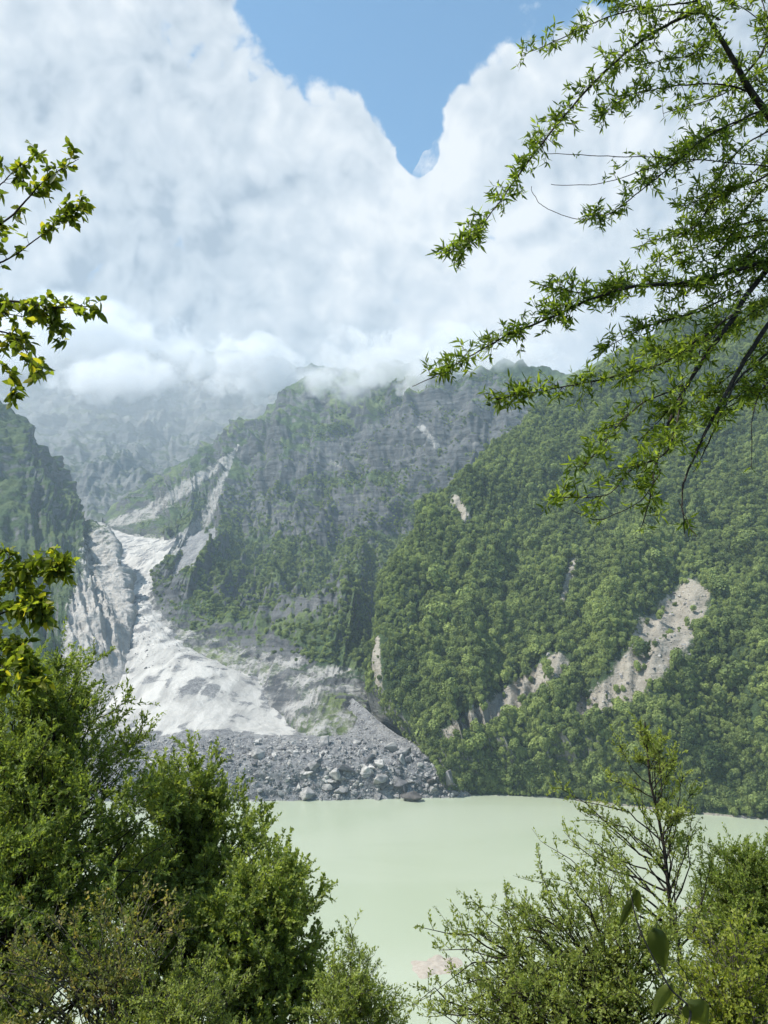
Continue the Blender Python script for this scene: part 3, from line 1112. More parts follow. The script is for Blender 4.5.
# scrub on the lower, greener flanks of the rocky mountain
mpts = np.stack([cell(MV[..., k]).ravel() for k in range(3)], 1)
mtv, mtu, mb = cell(MTV), cell(MTU), cell(MB)
mpx, mpy, _ = proj(mpts)
mpx, mpy = mpx.reshape(mtv.shape), mpy.reshape(mtv.shape)
Nn = normals(MV)
nz_ = np.abs(cell(Nn[..., 2]))
cl = fbm(mpts / 110.0, 4).reshape(mtv.shape)
sw = (mtv > 2.1) * (mtv < 3.97) * smooth(0.30, 0.55, nz_ + 0.35 * cl) * (mb < 0.25) * smooth(-40, 60, (mpy - 470) + 0.45 * (mpx - 300) + 90 * cl)
sw = sw * (mpx > 120) * (mpx < 560) * smooth(652, 625, mpy)
sw = np.maximum(sw, (mtv > 2.1) * (mtv < 3.95) * smooth(250, 330, mpx + 60 * cl) * (mpx < 560) * smooth(450, 520, mpy + 60 * cl) * smooth(668, 655, mpy)) * np.clip(0.2 + 0.8 * smooth(-0.15, 0.2, cl), 0, 1)
sw = sw * (1 - 0.75 * m_cliff(mpts, mpx.ravel(), mpy.ravel()).reshape(sw.shape))
fM, areaM = surf_sampler(MV, sw)
nm = int(min(45000, (areaM * sw).sum() / 26.0))
pm, _, _ = fM(nm)
print("scrub", nm)
scm = rng.lognormal(0, 0.25, nm) * 0.85
instancer("scrub", pm - np.array([0, 0, 2.5]), scm[:, None] * rng.uniform(.85, 1.2, (nm, 3)) * np.array([1, 1, .8]), rng.uniform(0, 6.28, nm), rng.integers(0, 6, nm), CROWNS,
          "low green scrub clinging to the rocky middle mountain")

# ------------------------------------------------------------------ foreground trees
def leaves_on(base, axis, L, Wd, r, fold=0.25, near=False, tint=None, up=0.95, curl=0.0):
    """leaf blades: base point, direction, length, half-width"""
    n = len(base)
    axis = axis / (np.linalg.norm(axis, axis=1)[:, None] + 1e-9)
    nr = r.normal(size=(n, 3)) * 0.8 + np.array([0, 0, up])
    side = np.cross(axis, nr)
    side /= np.linalg.norm(side, axis=1)[:, None] + 1e-9
    nn = np.cross(side, axis)
    L, Wd = L[:, None], Wd[:, None]
    tt = r.random(n) if tint is None else tint
    if near:
        droop = -np.array([0, 0, 1.0]) * L * curl
        b0 = base
        tip = base + axis * L + droop
        L1 = base + axis * L * .28 + side * Wd * .85 + nn * Wd * fold + droop * .15
        L2 = base + axis * L * .62 + side * Wd * .80 + nn * Wd * fold + droop * .45
        R1 = base + axis * L * .28 - side * Wd * .85 + nn * Wd * fold + droop * .15
        R2 = base + axis * L * .62 - side * Wd * .80 + nn * Wd * fold + droop * .45
        V = np.stack([b0, L1, L2, tip, R2, R1], 1).reshape(-1, 3)
        i = np.arange(n)[:, None] * 6
        Fq = np.concatenate([i + np.array([[0, 3, 2, 1]]), i + np.array([[0, 5, 4, 3]])])
        return V, Fq, np.repeat(tt, 6)
    V = np.stack([base, base + axis * L * .45 + side * Wd, base + axis * L, base + axis * L * .45 - side * Wd], 1).reshape(-1, 3)
    Fq = np.arange(4 * n).reshape(n, 4)
    return V, Fq, np.repeat(tt, 4)


def curve(p0, p1, bend, k, r, wob=0.03):
    p0, p1 = np.asarray(p0, float), np.asarray(p1, float)
    t = np.linspace(0, 1, k)[:, None]
    Lg = np.linalg.norm(p1 - p0)
    q = p0 * (1 - t) + p1 * t + bend * 4 * t * (1 - t)
    w = np.cumsum(r.normal(size=(k, 3)), 0) * wob * Lg / math.sqrt(k)
    w -= w[-1] * t
    return q + w * np.sin(np.pi * np.clip(t, 0, 1)) ** .5


def unit_rand(r, n):
    d = r.normal(size=(n, 3))
    return d / np.linalg.norm(d, axis=1)[:, None]


def make_tree(name, label, cat, base, blobs, ntarget, leafmat, bark, seed, trunk_r=0.06, twig=0.32, twigs_per=8, leaves_per=22, leaf=(0.06, 0.008),
              up=0.35, lean=0.0, shell=0.45, tips=None, group=None, tint_shift=0.0, trunk_to=None, arch=0.12, drop=0.15, rosette=1):
    """blobs: (px,py,D,rx_px,ry_px,rdepth_m) lobes of the crown"""
    r = np.random.default_rng(seed)
    base = np.array(base, float)
    e = empty(name, base)
    tag(e, label, cat, group)
    C, Rx = [], []
    for (px, py, D, rx, ry, rd) in blobs:
        C.append(P(px, py, D))
        k = D / F
        Rx.append((rx * k, rd, ry * k))
    C, Rx = np.array(C), np.array(Rx)
    wv = np.prod(Rx, 1) ** (2 / 3)
    wv /= wv.sum()
    pick = r.choice(len(C), ntarget, p=wv)
    d = unit_rand(r, ntarget)
    rad = (shell + (1 - shell) * r.random(ntarget)) ** 0.6 * r.uniform(0.72, 1.22, ntarget)
    T = C[pick] + d * Rx[pick] * rad[:, None]
    if tips is not None:
        T = np.concatenate([T, np.array([P(*t) for t in tips])])
    T[:, 2] = np.maximum(T[:, 2], ground_z(T[:, 0], T[:, 1]) + 0.3)
    top = C[np.argmax(C[:, 2])] if trunk_to is None else P(*trunk_to)
    trunk = curve(base - np.array([0, 0, 0.25]), top, np.array([lean, 0, 0]), 18, r, 0.05)
    tr = trunk_r * np.linspace(1, 0.16, 18)
    wood_parts = [tube(trunk, tr, 8)]
    limb_parts, tw0, tw1 = [], [], []
    limbs_pts, limbs_dir = [], []
    # a few main limbs gather the targets
    for p in T:
        h = np.clip((p[2] - base[2]) / max(top[2] - base[2], .1), 0.05, 1)
        hd = np.linalg.norm(p[:2] - top[:2])
        t0 = np.clip(h - drop - 0.25 * hd / max(top[2] - base[2], 1) - 0.1 * r.random(), 0.08, 0.95)
        s = catmull(trunk, np.array([t0 * 17]))[0]
        Lg = np.linalg.norm(p - s)
        q = curve(s, p, np.array([0, 0, arch * Lg * r.uniform(-.2, 1)]) + r.normal(size=3) * 0.05 * Lg, 9, r, 0.06)
        r0 = min(trunk_r * (1 - 0.8 * t0) * 0.55, 0.006 + 0.010 * Lg)
        limb_parts.append(tube(q, np.linspace(r0, 0.003, 9), 4))
        k = twigs_per
        tt = 1 - (r.random(k) ** 1.3) * 0.55
        tt[0] = 1.0
        st = catmull(q, tt * 8)
        dr_ = q[-1] - q[-3]
        dr_ = dr_ / (np.linalg.norm(dr_) + 1e-9)
        dd = dr_ * 0.6 + unit_rand(r, k) * 0.75 + np.array([0, 0, up])
        dd /= np.linalg.norm(dd, axis=1)[:, None]
        ll = twig * r.uniform(.5, 1.25, k) * min(1.0, 0.45 + Lg)
        tw0.append(st)
        tw1.append(dd * ll[:, None])
    A, B = np.concatenate(tw0), np.concatenate(tw1)
    # thin twigs
    mids = A + B * .5 + r.normal(size=A.shape) * 0.02
    tv, tf = [], []
    for a, m_, e_ in zip(A, mids, A + B):
        limb_parts.append(tube(np.array([a, m_, e_]), [0.0032, 0.0024, 0.0012], 3))
    # leaves
    nl = leaves_per
    n_t = len(A)
    s = r.random((n_t, nl)) ** 0.8
    if rosette > 1:
        s = np.repeat(s[:, ::rosette], rosette, 1)[:, :nl]
    pos_ = A[:, None] + B[:, None] * s[..., None] + r.normal(size=(n_t, nl, 3)) * 0.008
    ax = B / np.linalg.norm(B, axis=1)[:, None]
    la = ax[:, None] * 0.65 + r.normal(size=(n_t, nl, 3)) * 0.55 + np.array([0, 0, 0.12])
    lens = leaf[0] * r.uniform(.6, 1.25, (n_t, nl)) * (1.05 - 0.35 * s)
    wid = leaf[1] * r.uniform(.7, 1.25, (n_t, nl))
    tnt = np.clip(r.random(n_t)[:, None] * 0.55 + r.random((n_t, nl)) * 0.45 + tint_shift, 0, 1)
    V, Fq, t_ = leaves_on(pos_.reshape(-1, 3), la.reshape(-1, 3), lens.ravel(), wid.ravel(), r, tint=tnt.ravel())
    me = npmesh("foliage", V - base, Fq, True, {"tint": t_})
    link("foliage", me, e, leafmat)
    v, f = join(wood_parts)
    link("trunk", npmesh("trunk", v - base, f), e, bark)
    v, f = join(limb_parts)
    link("branches", npmesh("branches", v - base, f), e, bark)
    return e


def on_ground(px, D):
    x = (px - 384) / F * D * 1.0
    return (x, D, float(ground_z(x, D)))


ML_A = leaf_material("feathery_leaf", (0.08, 0.125, 0.028), (0.34, 0.415, 0.10))
ML_B = leaf_material("bush_leaf", (0.095, 0.145, 0.034), (0.40, 0.47, 0.125))
ML_C = leaf_material("light_leaf", (0.13, 0.175, 0.042), (0.44, 0.50, 0.14))
ML_D = leaf_material("dry_leaf", (0.09, 0.12, 0.03), (0.30, 0.31, 0.09), (0.42, 0.31, 0.11), 0.45)
ML_Y = leaf_material("yellow_green_leaf", (0.14, 0.19, 0.025), (0.42, 0.45, 0.08))
ML_W = leaf_material("willow_leaf", (0.075, 0.125, 0.02), (0.33, 0.42, 0.06), trans=0.62)
ML_O = leaf_material("broad_leaf", (0.08, 0.12, 0.02), (0.30, 0.36, 0.05), (0.46, 0.42, 0.05), 0.28, trans=0.7)

make_tree("feathery_tree", "tall feathery dark green tree filling the lower left edge", "tree", on_ground(-40, 12.5),
          [(60, 690, 12, 45, 40, .8), (20, 730, 11.5, 75, 55, 1.2), (100, 740, 12.5, 45, 45, .9), (20, 820, 11, 100, 80, 1.5), (90, 830, 11.5, 80, 70, 1.3), (20, 940, 10, 110, 90, 1.5)],
          330, ML_A, M_BARK, 11, 0.10, 0.42, 10, 32, (0.084, 0.0135), trunk_to=(62, 655, 12.2),
          tips=[(62, 645, 12.2), (95, 662, 12.2), (128, 700, 12.5), (30, 668, 12), (118, 720, 12.5), (10, 660, 11.8)])
make_tree("leafy_tree", "bushy mid green tree with a rounded top left of the lake", "tree", on_ground(180, 14.5),
          [(190, 790, 14, 40, 38, .9), (165, 850, 13.6, 70, 60, 1.2), (225, 840, 14, 45, 50, 1.0), (140, 930, 13, 90, 70, 1.4)],
          260, ML_B, M_BARK, 12, 0.09, 0.42, 10, 30, (0.086, 0.0185), tips=[(192, 752, 14), (160, 770, 14), (238, 800, 14), (245, 815, 14), (215, 762, 14)])
make_tree("slender_tree", "upright bright green tree leaning over the lake edge", "tree", on_ground(265, 12.8),
          [(268, 890, 12.5, 38, 45, .8), (290, 930, 12.5, 32, 55, .8), (240, 950, 12, 65, 70, 1.0), (280, 1010, 12, 60, 40, .9)],
          200, ML_B, M_BARKG, 13, 0.07, 0.38, 10, 30, (0.080, 0.0175), tint_shift=.08, tips=[(322, 893, 12.6), (310, 905, 12.6), (262, 835, 12.5), (285, 850, 12.5), (318, 935, 12.5), (300, 870, 12.5)])
make_tree("low_shrub", "low green shrub at the bottom edge before the water", "shrub", on_ground(350, 10.5),
          [(352, 985, 10.4, 22, 35, .5), (335, 1015, 10.2, 35, 30, .6), (380, 1020, 10.4, 30, 20, .5)],
          75, ML_B, M_BARKG, 14, 0.03, 0.30, 8, 22, (0.06, 0.009), tint_shift=.12, tips=[(350, 935, 10.4), (383, 990, 10.4), (336, 952, 10.4), (366, 962, 10.4), (400, 1005, 10.4)])
make_tree("dry_shrub", "twiggy shrub with browning leaves in the lower left corner", "shrub", on_ground(70, 7.6),
          [(60, 960, 7.4, 85, 45, .6), (140, 930, 7.6, 50, 40, .5), (30, 1010, 7.2, 90, 40, .6)],
          80, ML_D, M_BARKG, 15, 0.03, 0.24, 5, 13, (0.052, 0.011), tips=[(165, 905, 7.6), (20, 905, 7.4), (150, 960, 7.6), (185, 930, 7.6)])
make_tree("pale_shrub", "pale olive shrub at the bottom between the dry shrub and the slender tree", "shrub", on_ground(175, 7.4),
          [(165, 1000, 7.3, 50, 32, .5), (205, 1020, 7.3, 45, 28, .5)],
          80, ML_C, M_BARKG, 16, 0.03, 0.22, 8, 22, (0.042, 0.0075))
make_tree("sapling", "thin bare-topped sapling rising alone from the right shrubs", "sapling", on_ground(690, 9.2),
          [(655, 790, 9, 30, 60, .4), (600, 840, 9, 40, 25, .4), (690, 850, 9, 20, 30, .3)],
          34, ML_C, M_BARK, 17, 0.05, 0.22, 9, 18, (0.052, 0.0095), trunk_to=(645, 722, 9.0), arch=0.02, drop=0.0,
          tips=[(560, 788, 9.0), (575, 800, 8.9), (548, 846, 8.9), (590, 812, 9.1), (640, 725, 9), (618, 740, 9), (662, 740, 9), (690, 795, 9.1), (692, 830, 9.2), (610, 780, 8.9),
                (600, 870, 8.8), (640, 760, 9), (672, 770, 9), (580, 835, 9), (565, 860, 8.9)])
make_tree("arching_shrub", "wide light green shrub with arching sprays along the bottom right", "shrub", on_ground(600, 8.2),
          [(560, 940, 8, 70, 45, .8), (500, 975, 7.8, 60, 40, .7), (620, 930, 8.2, 60, 50, .8), (470, 1010, 7.6, 50, 25, .6), (570, 1010, 7.6, 110, 40, .9), (660, 990, 7.8, 60, 50, .8)],
          230, ML_C, M_BARK, 18, 0.05, 0.26, 8, 24, (0.05, 0.009), up=.25, arch=.2,
          tips=[(424, 928, 7.8), (440, 950, 7.8), (478, 905, 7.9), (505, 895, 7.9), (540, 872, 8), (462, 930, 7.8), (560, 880, 8), (520, 905, 8), (600, 880, 8)])
make_tree("dense_shrub", "dense dark green shrub at the right edge above the yellow one", "shrub", on_ground(745, 11.0),
          [(750, 890, 10.8, 45, 35, .8), (740, 930, 10.6, 55, 40, .8), (780, 900, 10.8, 50, 50, .8)],
          200, ML_A, M_BARK, 19, 0.05, 0.32, 9, 30, (0.06, 0.0105), tips=[(735, 850, 10.8), (765, 846, 10.8), (712, 875, 10.8)])
make_tree("yellow_shrub", "bright yellow-green leafy shrub in the lower right corner", "shrub", on_ground(740, 6.2),
          [(730, 975, 6.1, 40, 40, .4), (750, 1010, 6.0, 50, 30, .4), (700, 1010, 6.0, 30, 25, .3)],
          85, ML_Y, M_BARKG, 20, 0.025, 0.2, 7, 13, (0.042, 0.0105), tips=[(740, 928, 6.1), (765, 940, 6.1), (715, 945, 6.1)])


def bough_tree(name, label, base, trunk_pts, boughs, leafmat, bark, seed, leaf, rosette_gap, rosette_n, twig, fold, curl, spread, trunk_r, extra=()):
    """boughs: (points [(px,py,D)...], radius at start, leafiness 0..1)"""
    r = np.random.default_rng(seed)
    base = np.array(base, float)
    e = empty(name, base)
    tag(e, label, "tree")
    tp = np.array(trunk_pts, float)
    tp = catmull(tp, np.linspace(0, len(tp) - 1, 24))
    v, f = tube(tp, np.linspace(trunk_r, trunk_r * .35, 24), 10)
    link("trunk", npmesh("trunk", v - base, f), e, bark)
    LV_, LA_, LT_ = [], [], []
    for pts, r0, leafy in boughs:
        Q = np.array([p if len(p) == 3 and abs(p[1]) < 40 and p[2] > 100 else P(*p) for p in pts])
        k = 10 * (len(Q) - 1)
        q = catmull(Q, np.linspace(0, len(Q) - 1, k))
        q += np.cumsum(r.normal(size=q.shape) * 0.003, 0) * 0.6
        rr = np.linspace(r0, 0.0016, k)
        v, f = tube(q, rr, 6)
        bparts = [(v, f)]
        seg = np.linalg.norm(np.diff(q, axis=0), axis=1)
        cum = np.concatenate([[0], np.cumsum(seg)])
        Lg = cum[-1]
        n = int(Lg / rosette_gap * leafy)
        if n == 0:
            link("branch", npmesh("branch", v - base, f), e, bark)
            continue
        tt = r.random(n * 3) ** 0.75 * Lg
        dens_ = 0.5 + 1.4 * fbm(np.stack([tt * 7, tt * 0 + 9.3 * len(LV_), tt * 0], 1), 2)
        tt = tt[r.random(n * 3) < dens_][:n]
        n = len(tt)
        idx = np.interp(tt, cum, np.arange(k))
        st = catmull(q, idx)
        tg = catmull(q, np.clip(idx + .5, 0, k - 1)) - catmull(q, np.clip(idx - .5, 0, k - 1))
        tg /= np.linalg.norm(tg, axis=1)[:, None] + 1e-9
        dd = tg * 0.7 + unit_rand(r, n) * 0.9 + np.array([0, 0, spread])
        dd /= np.linalg.norm(dd, axis=1)[:, None]
        ln = twig * r.uniform(.15, 1.0, n) ** 1.5 * (0.5 + 0.5 * (1 - tt / Lg))
        ends = st + dd * ln[:, None]
        mids = st + dd * ln[:, None] * .5 + r.normal(size=st.shape) * 0.006
        for a, m_, c_ in zip(st, mids, ends):
            bparts.append(tube(np.array([a, m_, c_]), [0.0020, 0.0015, 0.0009], 3))
        v, f = join(bparts)
        link("branch", npmesh("branch", v - base, f), e, bark)
        # rosettes along each twig
        for fr in (0.45, 0.72, 1.0):
            if fr < 1:
                use = ln > twig * 0.3
            else:
                use = np.ones(n, bool)
            c0 = st[use] + (ends - st)[use] * fr
            d0 = dd[use]
            for j in range(rosette_n):
                LV_.append(c0 + r.normal(size=c0.shape) * 0.004)
                LA_.append(d0 * 0.55 + unit_rand(r, len(c0)) * 0.9)
                LT_.append(r.random(len(c0)) ** 1.5)
    bs, ax, tn = np.concatenate(LV_), np.concatenate(LA_), np.concatenate(LT_)
    n = len(bs)
    V, Fq, t_ = leaves_on(bs, ax, leaf[0] * r.uniform(.5, 1.25, n), leaf[1] * r.uniform(.7, 1.2, n), r, fold, True, tn, .35, curl)
    link("foliage", npmesh("foliage", V - base, Fq, True, {"tint": t_}), e, leafmat)
    return e


# overhanging willow-leaved tree, trunk outside the frame on the right
bx, by = 4.2, 4.8
bz = float(ground_z(bx, by))
LIMB = [(1000, 420, 4.9), (880, 250, 4.8), (768, 112, 4.5), (730, 50, 4.4), (696, -10, 4.3), (660, -80, 4.2)]
rb = [(LIMB, 0.042, 0.25)]


def jit(pts, d0, d1):
    n = len(pts)
    return [(x, y, d0 + (d1 - d0) * i / (n - 1)) for i, (x, y) in enumerate(pts)]


rb += [
    (jit([(706, 8), (668, 25), (640, 43), (606, 72), (558, 127), (515, 182), (480, 228), (455, 247)], 4.3, 3.8), .010, 1.15),
    (jit([(700, 0), (668, 5), (615, 14), (558, 38), (520, 56)], 4.3, 4.0), .006, .55),
    (jit([(758, 96), (735, 86), (700, 82), (668, 86), (630, 96), (600, 118)], 4.5, 4.1), .007, .9),
    (jit([(765, 110), (740, 122), (706, 139), (658, 177), (610, 211), (587, 213)], 4.5, 4.0), .008, 1.0),
    (jit([(800, 180), (768, 167), (697, 160), (620, 155), (543, 153)], 4.6, 4.0), .005, .10),
    (jit([(697, 160), (655, 168), (600, 185), (548, 185)], 4.3, 4.1), .003, .05),
    (jit([(830, 200), (768, 244), (706, 282), (639, 285), (582, 292), (543, 285)], 4.7, 4.0), .011, 1.0),
    (jit([(610, 219), (570, 217), (540, 205), (532, 186)], 4.1, 4.0), .002, .03),
    (jit([(860, 230), (768, 262), (687, 283), (625, 290), (572, 309), (510, 335), (465, 360), (415, 388)], 4.6, 3.6), .014, 1.25),
    (jit([(740, 310), (700, 340), (660, 365), (611, 378), (553, 388), (495, 398)], 4.3, 3.7), .008, 1.2),
    (jit([(850, 180), (759, 280), (731, 323), (707, 357), (683, 395), (664, 443), (654, 486), (640, 529)], 4.6, 3.7), .020, .42),
    (jit([(850, 240), (768, 323), (726, 390), (697, 443), (678, 491), (678, 539)], 4.6, 3.8), .018, .06),
    (jit([(683, 400), (668, 452), (630, 472), (606, 496), (549, 498)], 3.9, 3.6), .005, .9),
    (jit([(683, 385), (640, 405), (606, 438), (582, 467)], 4.0, 3.7), .005, .8),
    (jit([(850, 280), (768, 352), (735, 383), (707, 443), (690, 470)], 4.6, 4.0), .011, .12),
    (jit([(820, 330), (768, 380), (752, 419), (752, 467)], 4.5, 4.1), .005, .05),
    (jit([(850, 330), (790, 365), (768, 375), (735, 395), (715, 410)], 4.6, 4.2), .005, .9),
    (jit([(660, 470), (640, 500), (600, 520), (570, 512)], 3.8, 3.6), .003, .08),
    (jit([(678, 500), (690, 525), (700, 540)], 3.8, 3.7), .002, .0),
    (jit([(745, 75), (768, 40), (765, 5), (750, -20)], 4.4, 4.6), .008, .8),
    (jit([(720, 30), (690, 55), (660, 60), (640, 75)], 4.3, 4.2), .005, .9),
    (jit([(800, 150), (760, 180), (720, 195), (690, 230), (650, 240)], 4.6, 4.3), .008, 1.0),
    (jit([(820, 190), (780, 215), (740, 225), (715, 255), (680, 262)], 4.7, 4.4), .008, 1.0),
    (jit([(740, 290), (700, 310), (660, 320), (625, 335), (600, 350)], 4.4, 4.1), .006, 1.0),
    (jit([(770, 130), (740, 150), (700, 200), (672, 205)], 4.5, 4.3), .006, .8),
    (jit([(720, 20), (700, 15), (650, 10), (600, -5)], 4.3, 4.1), .005, 1.0),
    (jit([(700, 350), (690, 380), (668, 410), (640, 440)], 4.2, 4.0), .005, .9),
    (jit([(790, 60), (760, 20), (720, -10)], 4.6, 4.4), .006, .9),
    (jit([(840, 120), (790, 110), (740, 60), (690, 40)], 4.8, 4.6), .006, .9),
    (jit([(830, 290), (780, 300), (730, 330), (690, 345), (650, 350)], 4.8, 4.5), .007, 1.0),
]
for y0 in (60, 95, 135, 175, 215, 250, 285, 315, 345, 365):
    xe, ye = 640 + 70 * random.random(), y0 + 40 + 70 * random.random()
    xs = 850 + 40 * random.random()
    rb.append((jit([(xs, y0 - 40), (790, y0 - 5 + 20 * random.random()), (0.5 * (790 + xe), 0.5 * (y0 + ye) + 10 * random.random()), (xe, ye)], 4.9, 4.3 + .3 * random.random()), .008, .62))
bough_tree("overhanging_tree", "narrow-leaved tree hanging its branches in from the upper right corner", (bx, by, bz),
           [(bx, by, bz - .3), (bx - .1, by, bz + 1.5), tuple(P(1040, 480, 4.9)), tuple(P(985, 400, 4.9))], rb,
           ML_W, M_BARK, 31, (0.052, 0.0062), 0.0125, 4, 0.20, 0.3, 0.05, 0.15, 0.11)

# broad-leaved tree at the left edge
lx, ly = -3.6, 4.6
lz = float(ground_z(lx, ly))
lb = [
    (jit([(-160, 300), (-80, 260), (0, 225), (40, 185), (78, 160)], 4.6, 4.3), .012, 1.0),
    (jit([(-100, 290), (0, 262), (40, 235), (82, 206)], 4.6, 4.3), .008, 1.0),
    (jit([(-160, 330), (-60, 318), (10, 300), (55, 305), (98, 302)], 4.6, 4.2), .012, 1.2),
    (jit([(-100, 330), (0, 330), (30, 355), (42, 378)], 4.5, 4.2), .007, 1.0),
    (jit([(-80, 340), (-10, 355), (10, 375), (15, 390)], 4.5, 4.3), .006, .8),
    (jit([(-60, 230), (-10, 195), (15, 170), (40, 158)], 4.6, 4.4), .006, .7),
    (jit([(-20, 310), (30, 318), (62, 335)], 4.4, 4.3), .004, .9),
    (jit([(-180, 720), (-80, 640), (0, 590), (35, 565), (58, 572)], 4.6, 4.2), .012, 2.6),
    (jit([(-80, 650), (0, 615), (30, 605), (50, 625)], 4.5, 4.2), .008, 2.6),
    (jit([(-80, 670), (0, 645), (25, 655), (35, 680)], 4.5, 4.2), .007, 2.6),
    (jit([(-60, 600), (-10, 570), (15, 555)], 4.5, 4.3), .006, 1.0),
    (jit([(-60, 690), (-10, 660), (8, 675)], 4.5, 4.3), .006, 1.0),
]
bough_tree("broadleaf_tree", "broad-leaved tree reaching in with leafy twigs at the upper left edge", (lx, ly, lz),
           [(lx, ly, lz - .3), tuple(P(-230, 760, 4.7)), tuple(P(-190, 560, 4.7)), tuple(P(-150, 310, 4.6)), tuple(P(-140, 100, 4.5))], lb,
           ML_O, M_BARK, 33, (0.062, 0.0175), 0.019, 3, 0.18, 0.25, 0.25, 0.0, 0.10)

# climbing plant with large leaves just before the lens
vb = [(jit([(640, 1060), (672, 1005), (655, 950), (640, 905), (630, 885)], 3.0, 2.9), .004, 0)]
e = empty("vine", P(650, 1060, 3.0))
tag(e, "thin vine with a few large broad leaves at the bottom right", "vine")
base = np.array(P(650, 1060, 3.0))
q = catmull(np.array([P(*p) for p in jit([(640, 1100), (690, 1020), (668, 985), (640, 930), (630, 890)], 3.0, 2.9)]), np.linspace(0, 4, 30))
v, f = tube(q, np.linspace(.005, .002, 30), 6)
link("stem", npmesh("stem", v - base, f), e, M_BARKG)
M_VINE = leaf_material("vine_leaf", (0.055, 0.075, 0.015), (0.14, 0.17, 0.04), trans=0.4)


def big_leaf(px0, py0, px1, py1, D, wpx, tint):
    a, c = P(px0, py0, D), P(px1, py1, D + .05)
    ax = c - a
    L = np.linalg.norm(ax)
    axn = ax / L
    side = np.cross(axn, np.array([0, 1, 0.35]))
    side /= np.linalg.norm(side)
    nn = np.cross(side, axn)
    w = wpx * D / F
    rowsL = []
    ts = np.linspace(0, 1, 9)
    prof = np.sin(np.pi * ts ** 0.75) ** 0.8 * (1 - .25 * ts)
    V = []
    for t, pr_ in zip(ts, prof):
        for s in (-1, -.5, 0, .5, 1):
            V.append(a + axn * L * t + side * w * pr_ * s + nn * w * (abs(s) ** 1.5 * .35 + .3 * t * t))
    me = npmesh("leaf", np.array(V) - base, grid_faces(9, 5), True, {"tint": np.full(45, tint)})
    link("leaf", me, e, M_VINE)


big_leaf(655, 930, 668, 975, 2.95, 11, .15)
big_leaf(672, 985, 655, 1020, 2.95, 9, .9)
big_leaf(690, 1005, 712, 1032, 2.95, 14, .4)
big_leaf(634, 898, 620, 930, 2.9, 5, .1)
big_leaf(636, 890, 640, 915, 2.9, 5, .1)

# ------------------------------------------------------------------ air
m, nt, out = new_mat("haze_air")
b = NB(nt)
pv = b.n("ShaderNodeVolumePrincipled")
pv.inputs["Color"].default_value = (0.66, 0.84, 1.0, 1)
pv.inputs["Density"].default_value = 0.000092
pv.inputs["Anisotropy"].default_value = 0.1
b.link(pv.outputs[0], out.inputs["Volume"])
bm = bmesh.new()
bmesh.ops.create_cube(bm, size=1)
me = bpy.data.meshes.new("haze")
bm.to_mesh(me)
bm.free()
hz = link("haze", me, None, m)
hz.scale = (8400, 6600, 1900)
hz.location = (0, 2800, 900)
tag(hz, "pale blue haze filling the valley", None, None, "stuff")

HAVE_MIST = True


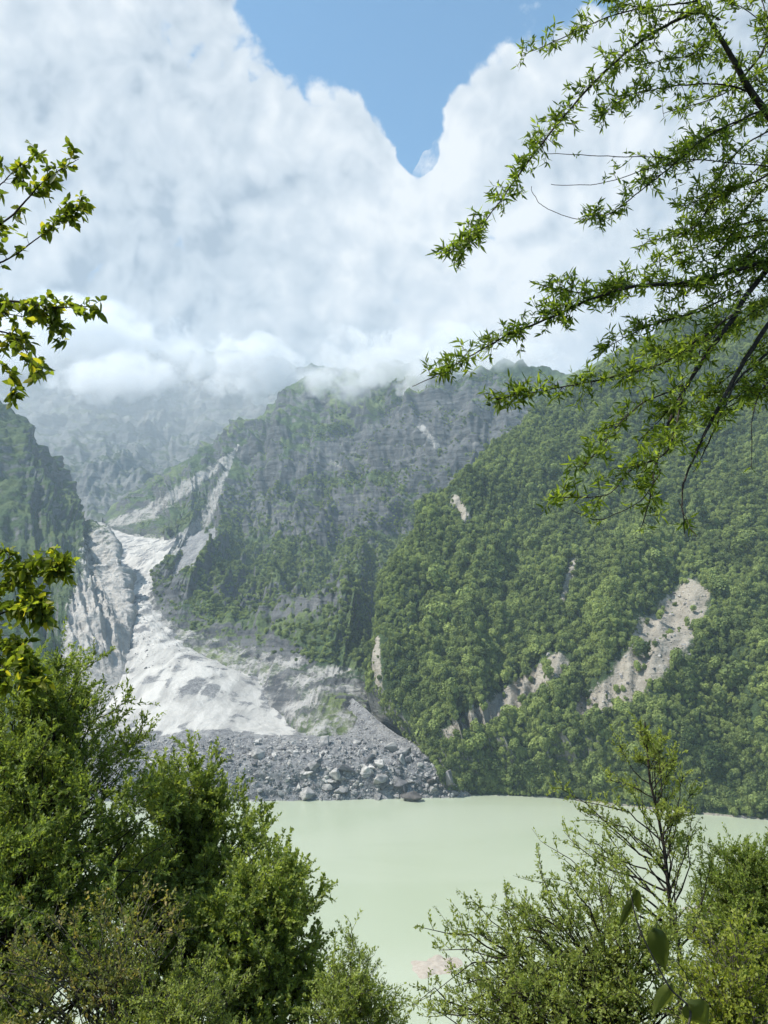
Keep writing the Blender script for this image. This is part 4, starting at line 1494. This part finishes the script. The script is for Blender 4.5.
def mist(name, c0, size, dens, base_z, soft, thr, scale, label, seed):
    """drifting cloud that clings to the summits"""
    m, nt, out = new_mat(name)
    b = NB(nt)
    tc = b.n("ShaderNodeTexCoord").outputs["Object"]      # -0.5..0.5 in the box
    pos = b.n("ShaderNodeNewGeometry").outputs["Position"]
    sx = b.n("ShaderNodeSeparateXYZ")
    b.link(tc, sx.inputs[0])
    n1 = b.noise(b.vmath('ADD', pos, (seed * 991.0, 0, 0)), scale, 7, 0.64, 0.4)
    ln = b.vmath('LENGTH', b.vmath('MULTIPLY', tc, (2.0, 2.0, 2.0)))
    edge = b.ramp(ln, 0.2, 1.0, 0.0, 1.0, 'LINEAR')
    n2 = b.noise(b.vmath('ADD', pos, (0, seed * 577.0, 0)), scale * 0.42, 2, 0.5)
    nn = b.math('ADD', b.math('MULTIPLY', n1, 0.55), b.math('MULTIPLY', n2, 0.45))
    d = b.math('SUBTRACT', b.math('SUBTRACT', nn, thr), b.math('MULTIPLY', edge, 0.32))
    dd = b.ramp(d, 0.0, 0.06)
    dd = b.math('MULTIPLY', dd, dens)
    pv = b.n("ShaderNodeVolumePrincipled")
    pv.inputs["Color"].default_value = (0.97, 0.98, 1.0, 1)
    pv.inputs["Anisotropy"].default_value = 0.2
    b.link(dd, pv.inputs["Density"])
    b.link(pv.outputs[0], out.inputs["Volume"])
    bm = bmesh.new()
    bmesh.ops.create_icosphere(bm, subdivisions=3, radius=0.5)
    me = bpy.data.meshes.new(name)
    bm.to_mesh(me)
    bm.free()
    o = link(name, me, None, m)
    o.location = c0
    o.scale = size
    m.cycles.volume_step_rate = 0.2
    m.cycles.volume_sampling = 'MULTIPLE_IMPORTANCE'
    tag(o, label, None, None, "stuff")
    return o


if HAVE_MIST:
    mist("summit_mist", P(70, 350, 4300), (3300, 1500, 860), 0.0055, 0, 0, 0.36, 0.0042, "cloud hiding the top of the distant headwall", 1)
    mist("valley_mist", P(90, 440, 3700), (2800, 1100, 1000), 0.00038, 0, 0, 0.05, 0.003, "thin bluish mist in the far valley before the headwall", 9)
    mist("summit_mist", P(420, 360, 2600), (1500, 900, 420), 0.009, 0, 0, 0.39, 0.0075, "cloud wrapping the summit of the rocky middle mountain", 2)
    mist("summit_mist", P(700, 290, 1480), (700, 420, 260), 0.007, 0, 0, 0.42, 0.012, "thin cloud over the peak of the wooded mountain", 3)
    mist("summit_mist", P(262, 372, 3500), (900, 520, 560), 0.010, 0, 0, 0.37, 0.009, "bright puff of cloud between the headwall and the middle ridge", 4)
    mist("summit_mist", P(348, 385, 2450), (520, 300, 300), 0.013, 0, 0, 0.39, 0.013, "small ragged wisp hanging on the middle ridge", 5)
    mist("summit_mist", P(440, 372, 2400), (560, 320, 330), 0.012, 0, 0, 0.39, 0.013, "torn wisp over the dark cliff of the middle mountain", 6)
    mist("summit_mist", P(120, 375, 3700), (1150, 600, 460), 0.008, 0, 0, 0.37, 0.008, "low puff of cloud before the headwall", 7)

# ------------------------------------------------------------------ output
S.render.engine = 'CYCLES'
S.view_settings.view_transform = 'Standard'
S.view_settings.look = 'None'
S.view_settings.exposure = 0.55
S.view_settings.gamma = 1.0
S.view_settings.use_curve_mapping = False
cy = S.cycles
cy.max_bounces = 8
cy.diffuse_bounces = 3
cy.glossy_bounces = 2
cy.transmission_bounces = 4
cy.transparent_max_bounces = 8
cy.volume_bounces = 3
cy.volume_max_steps = 256
cy.use_denoising = True
cy.use_adaptive_sampling = True
cy.adaptive_threshold = 0.02
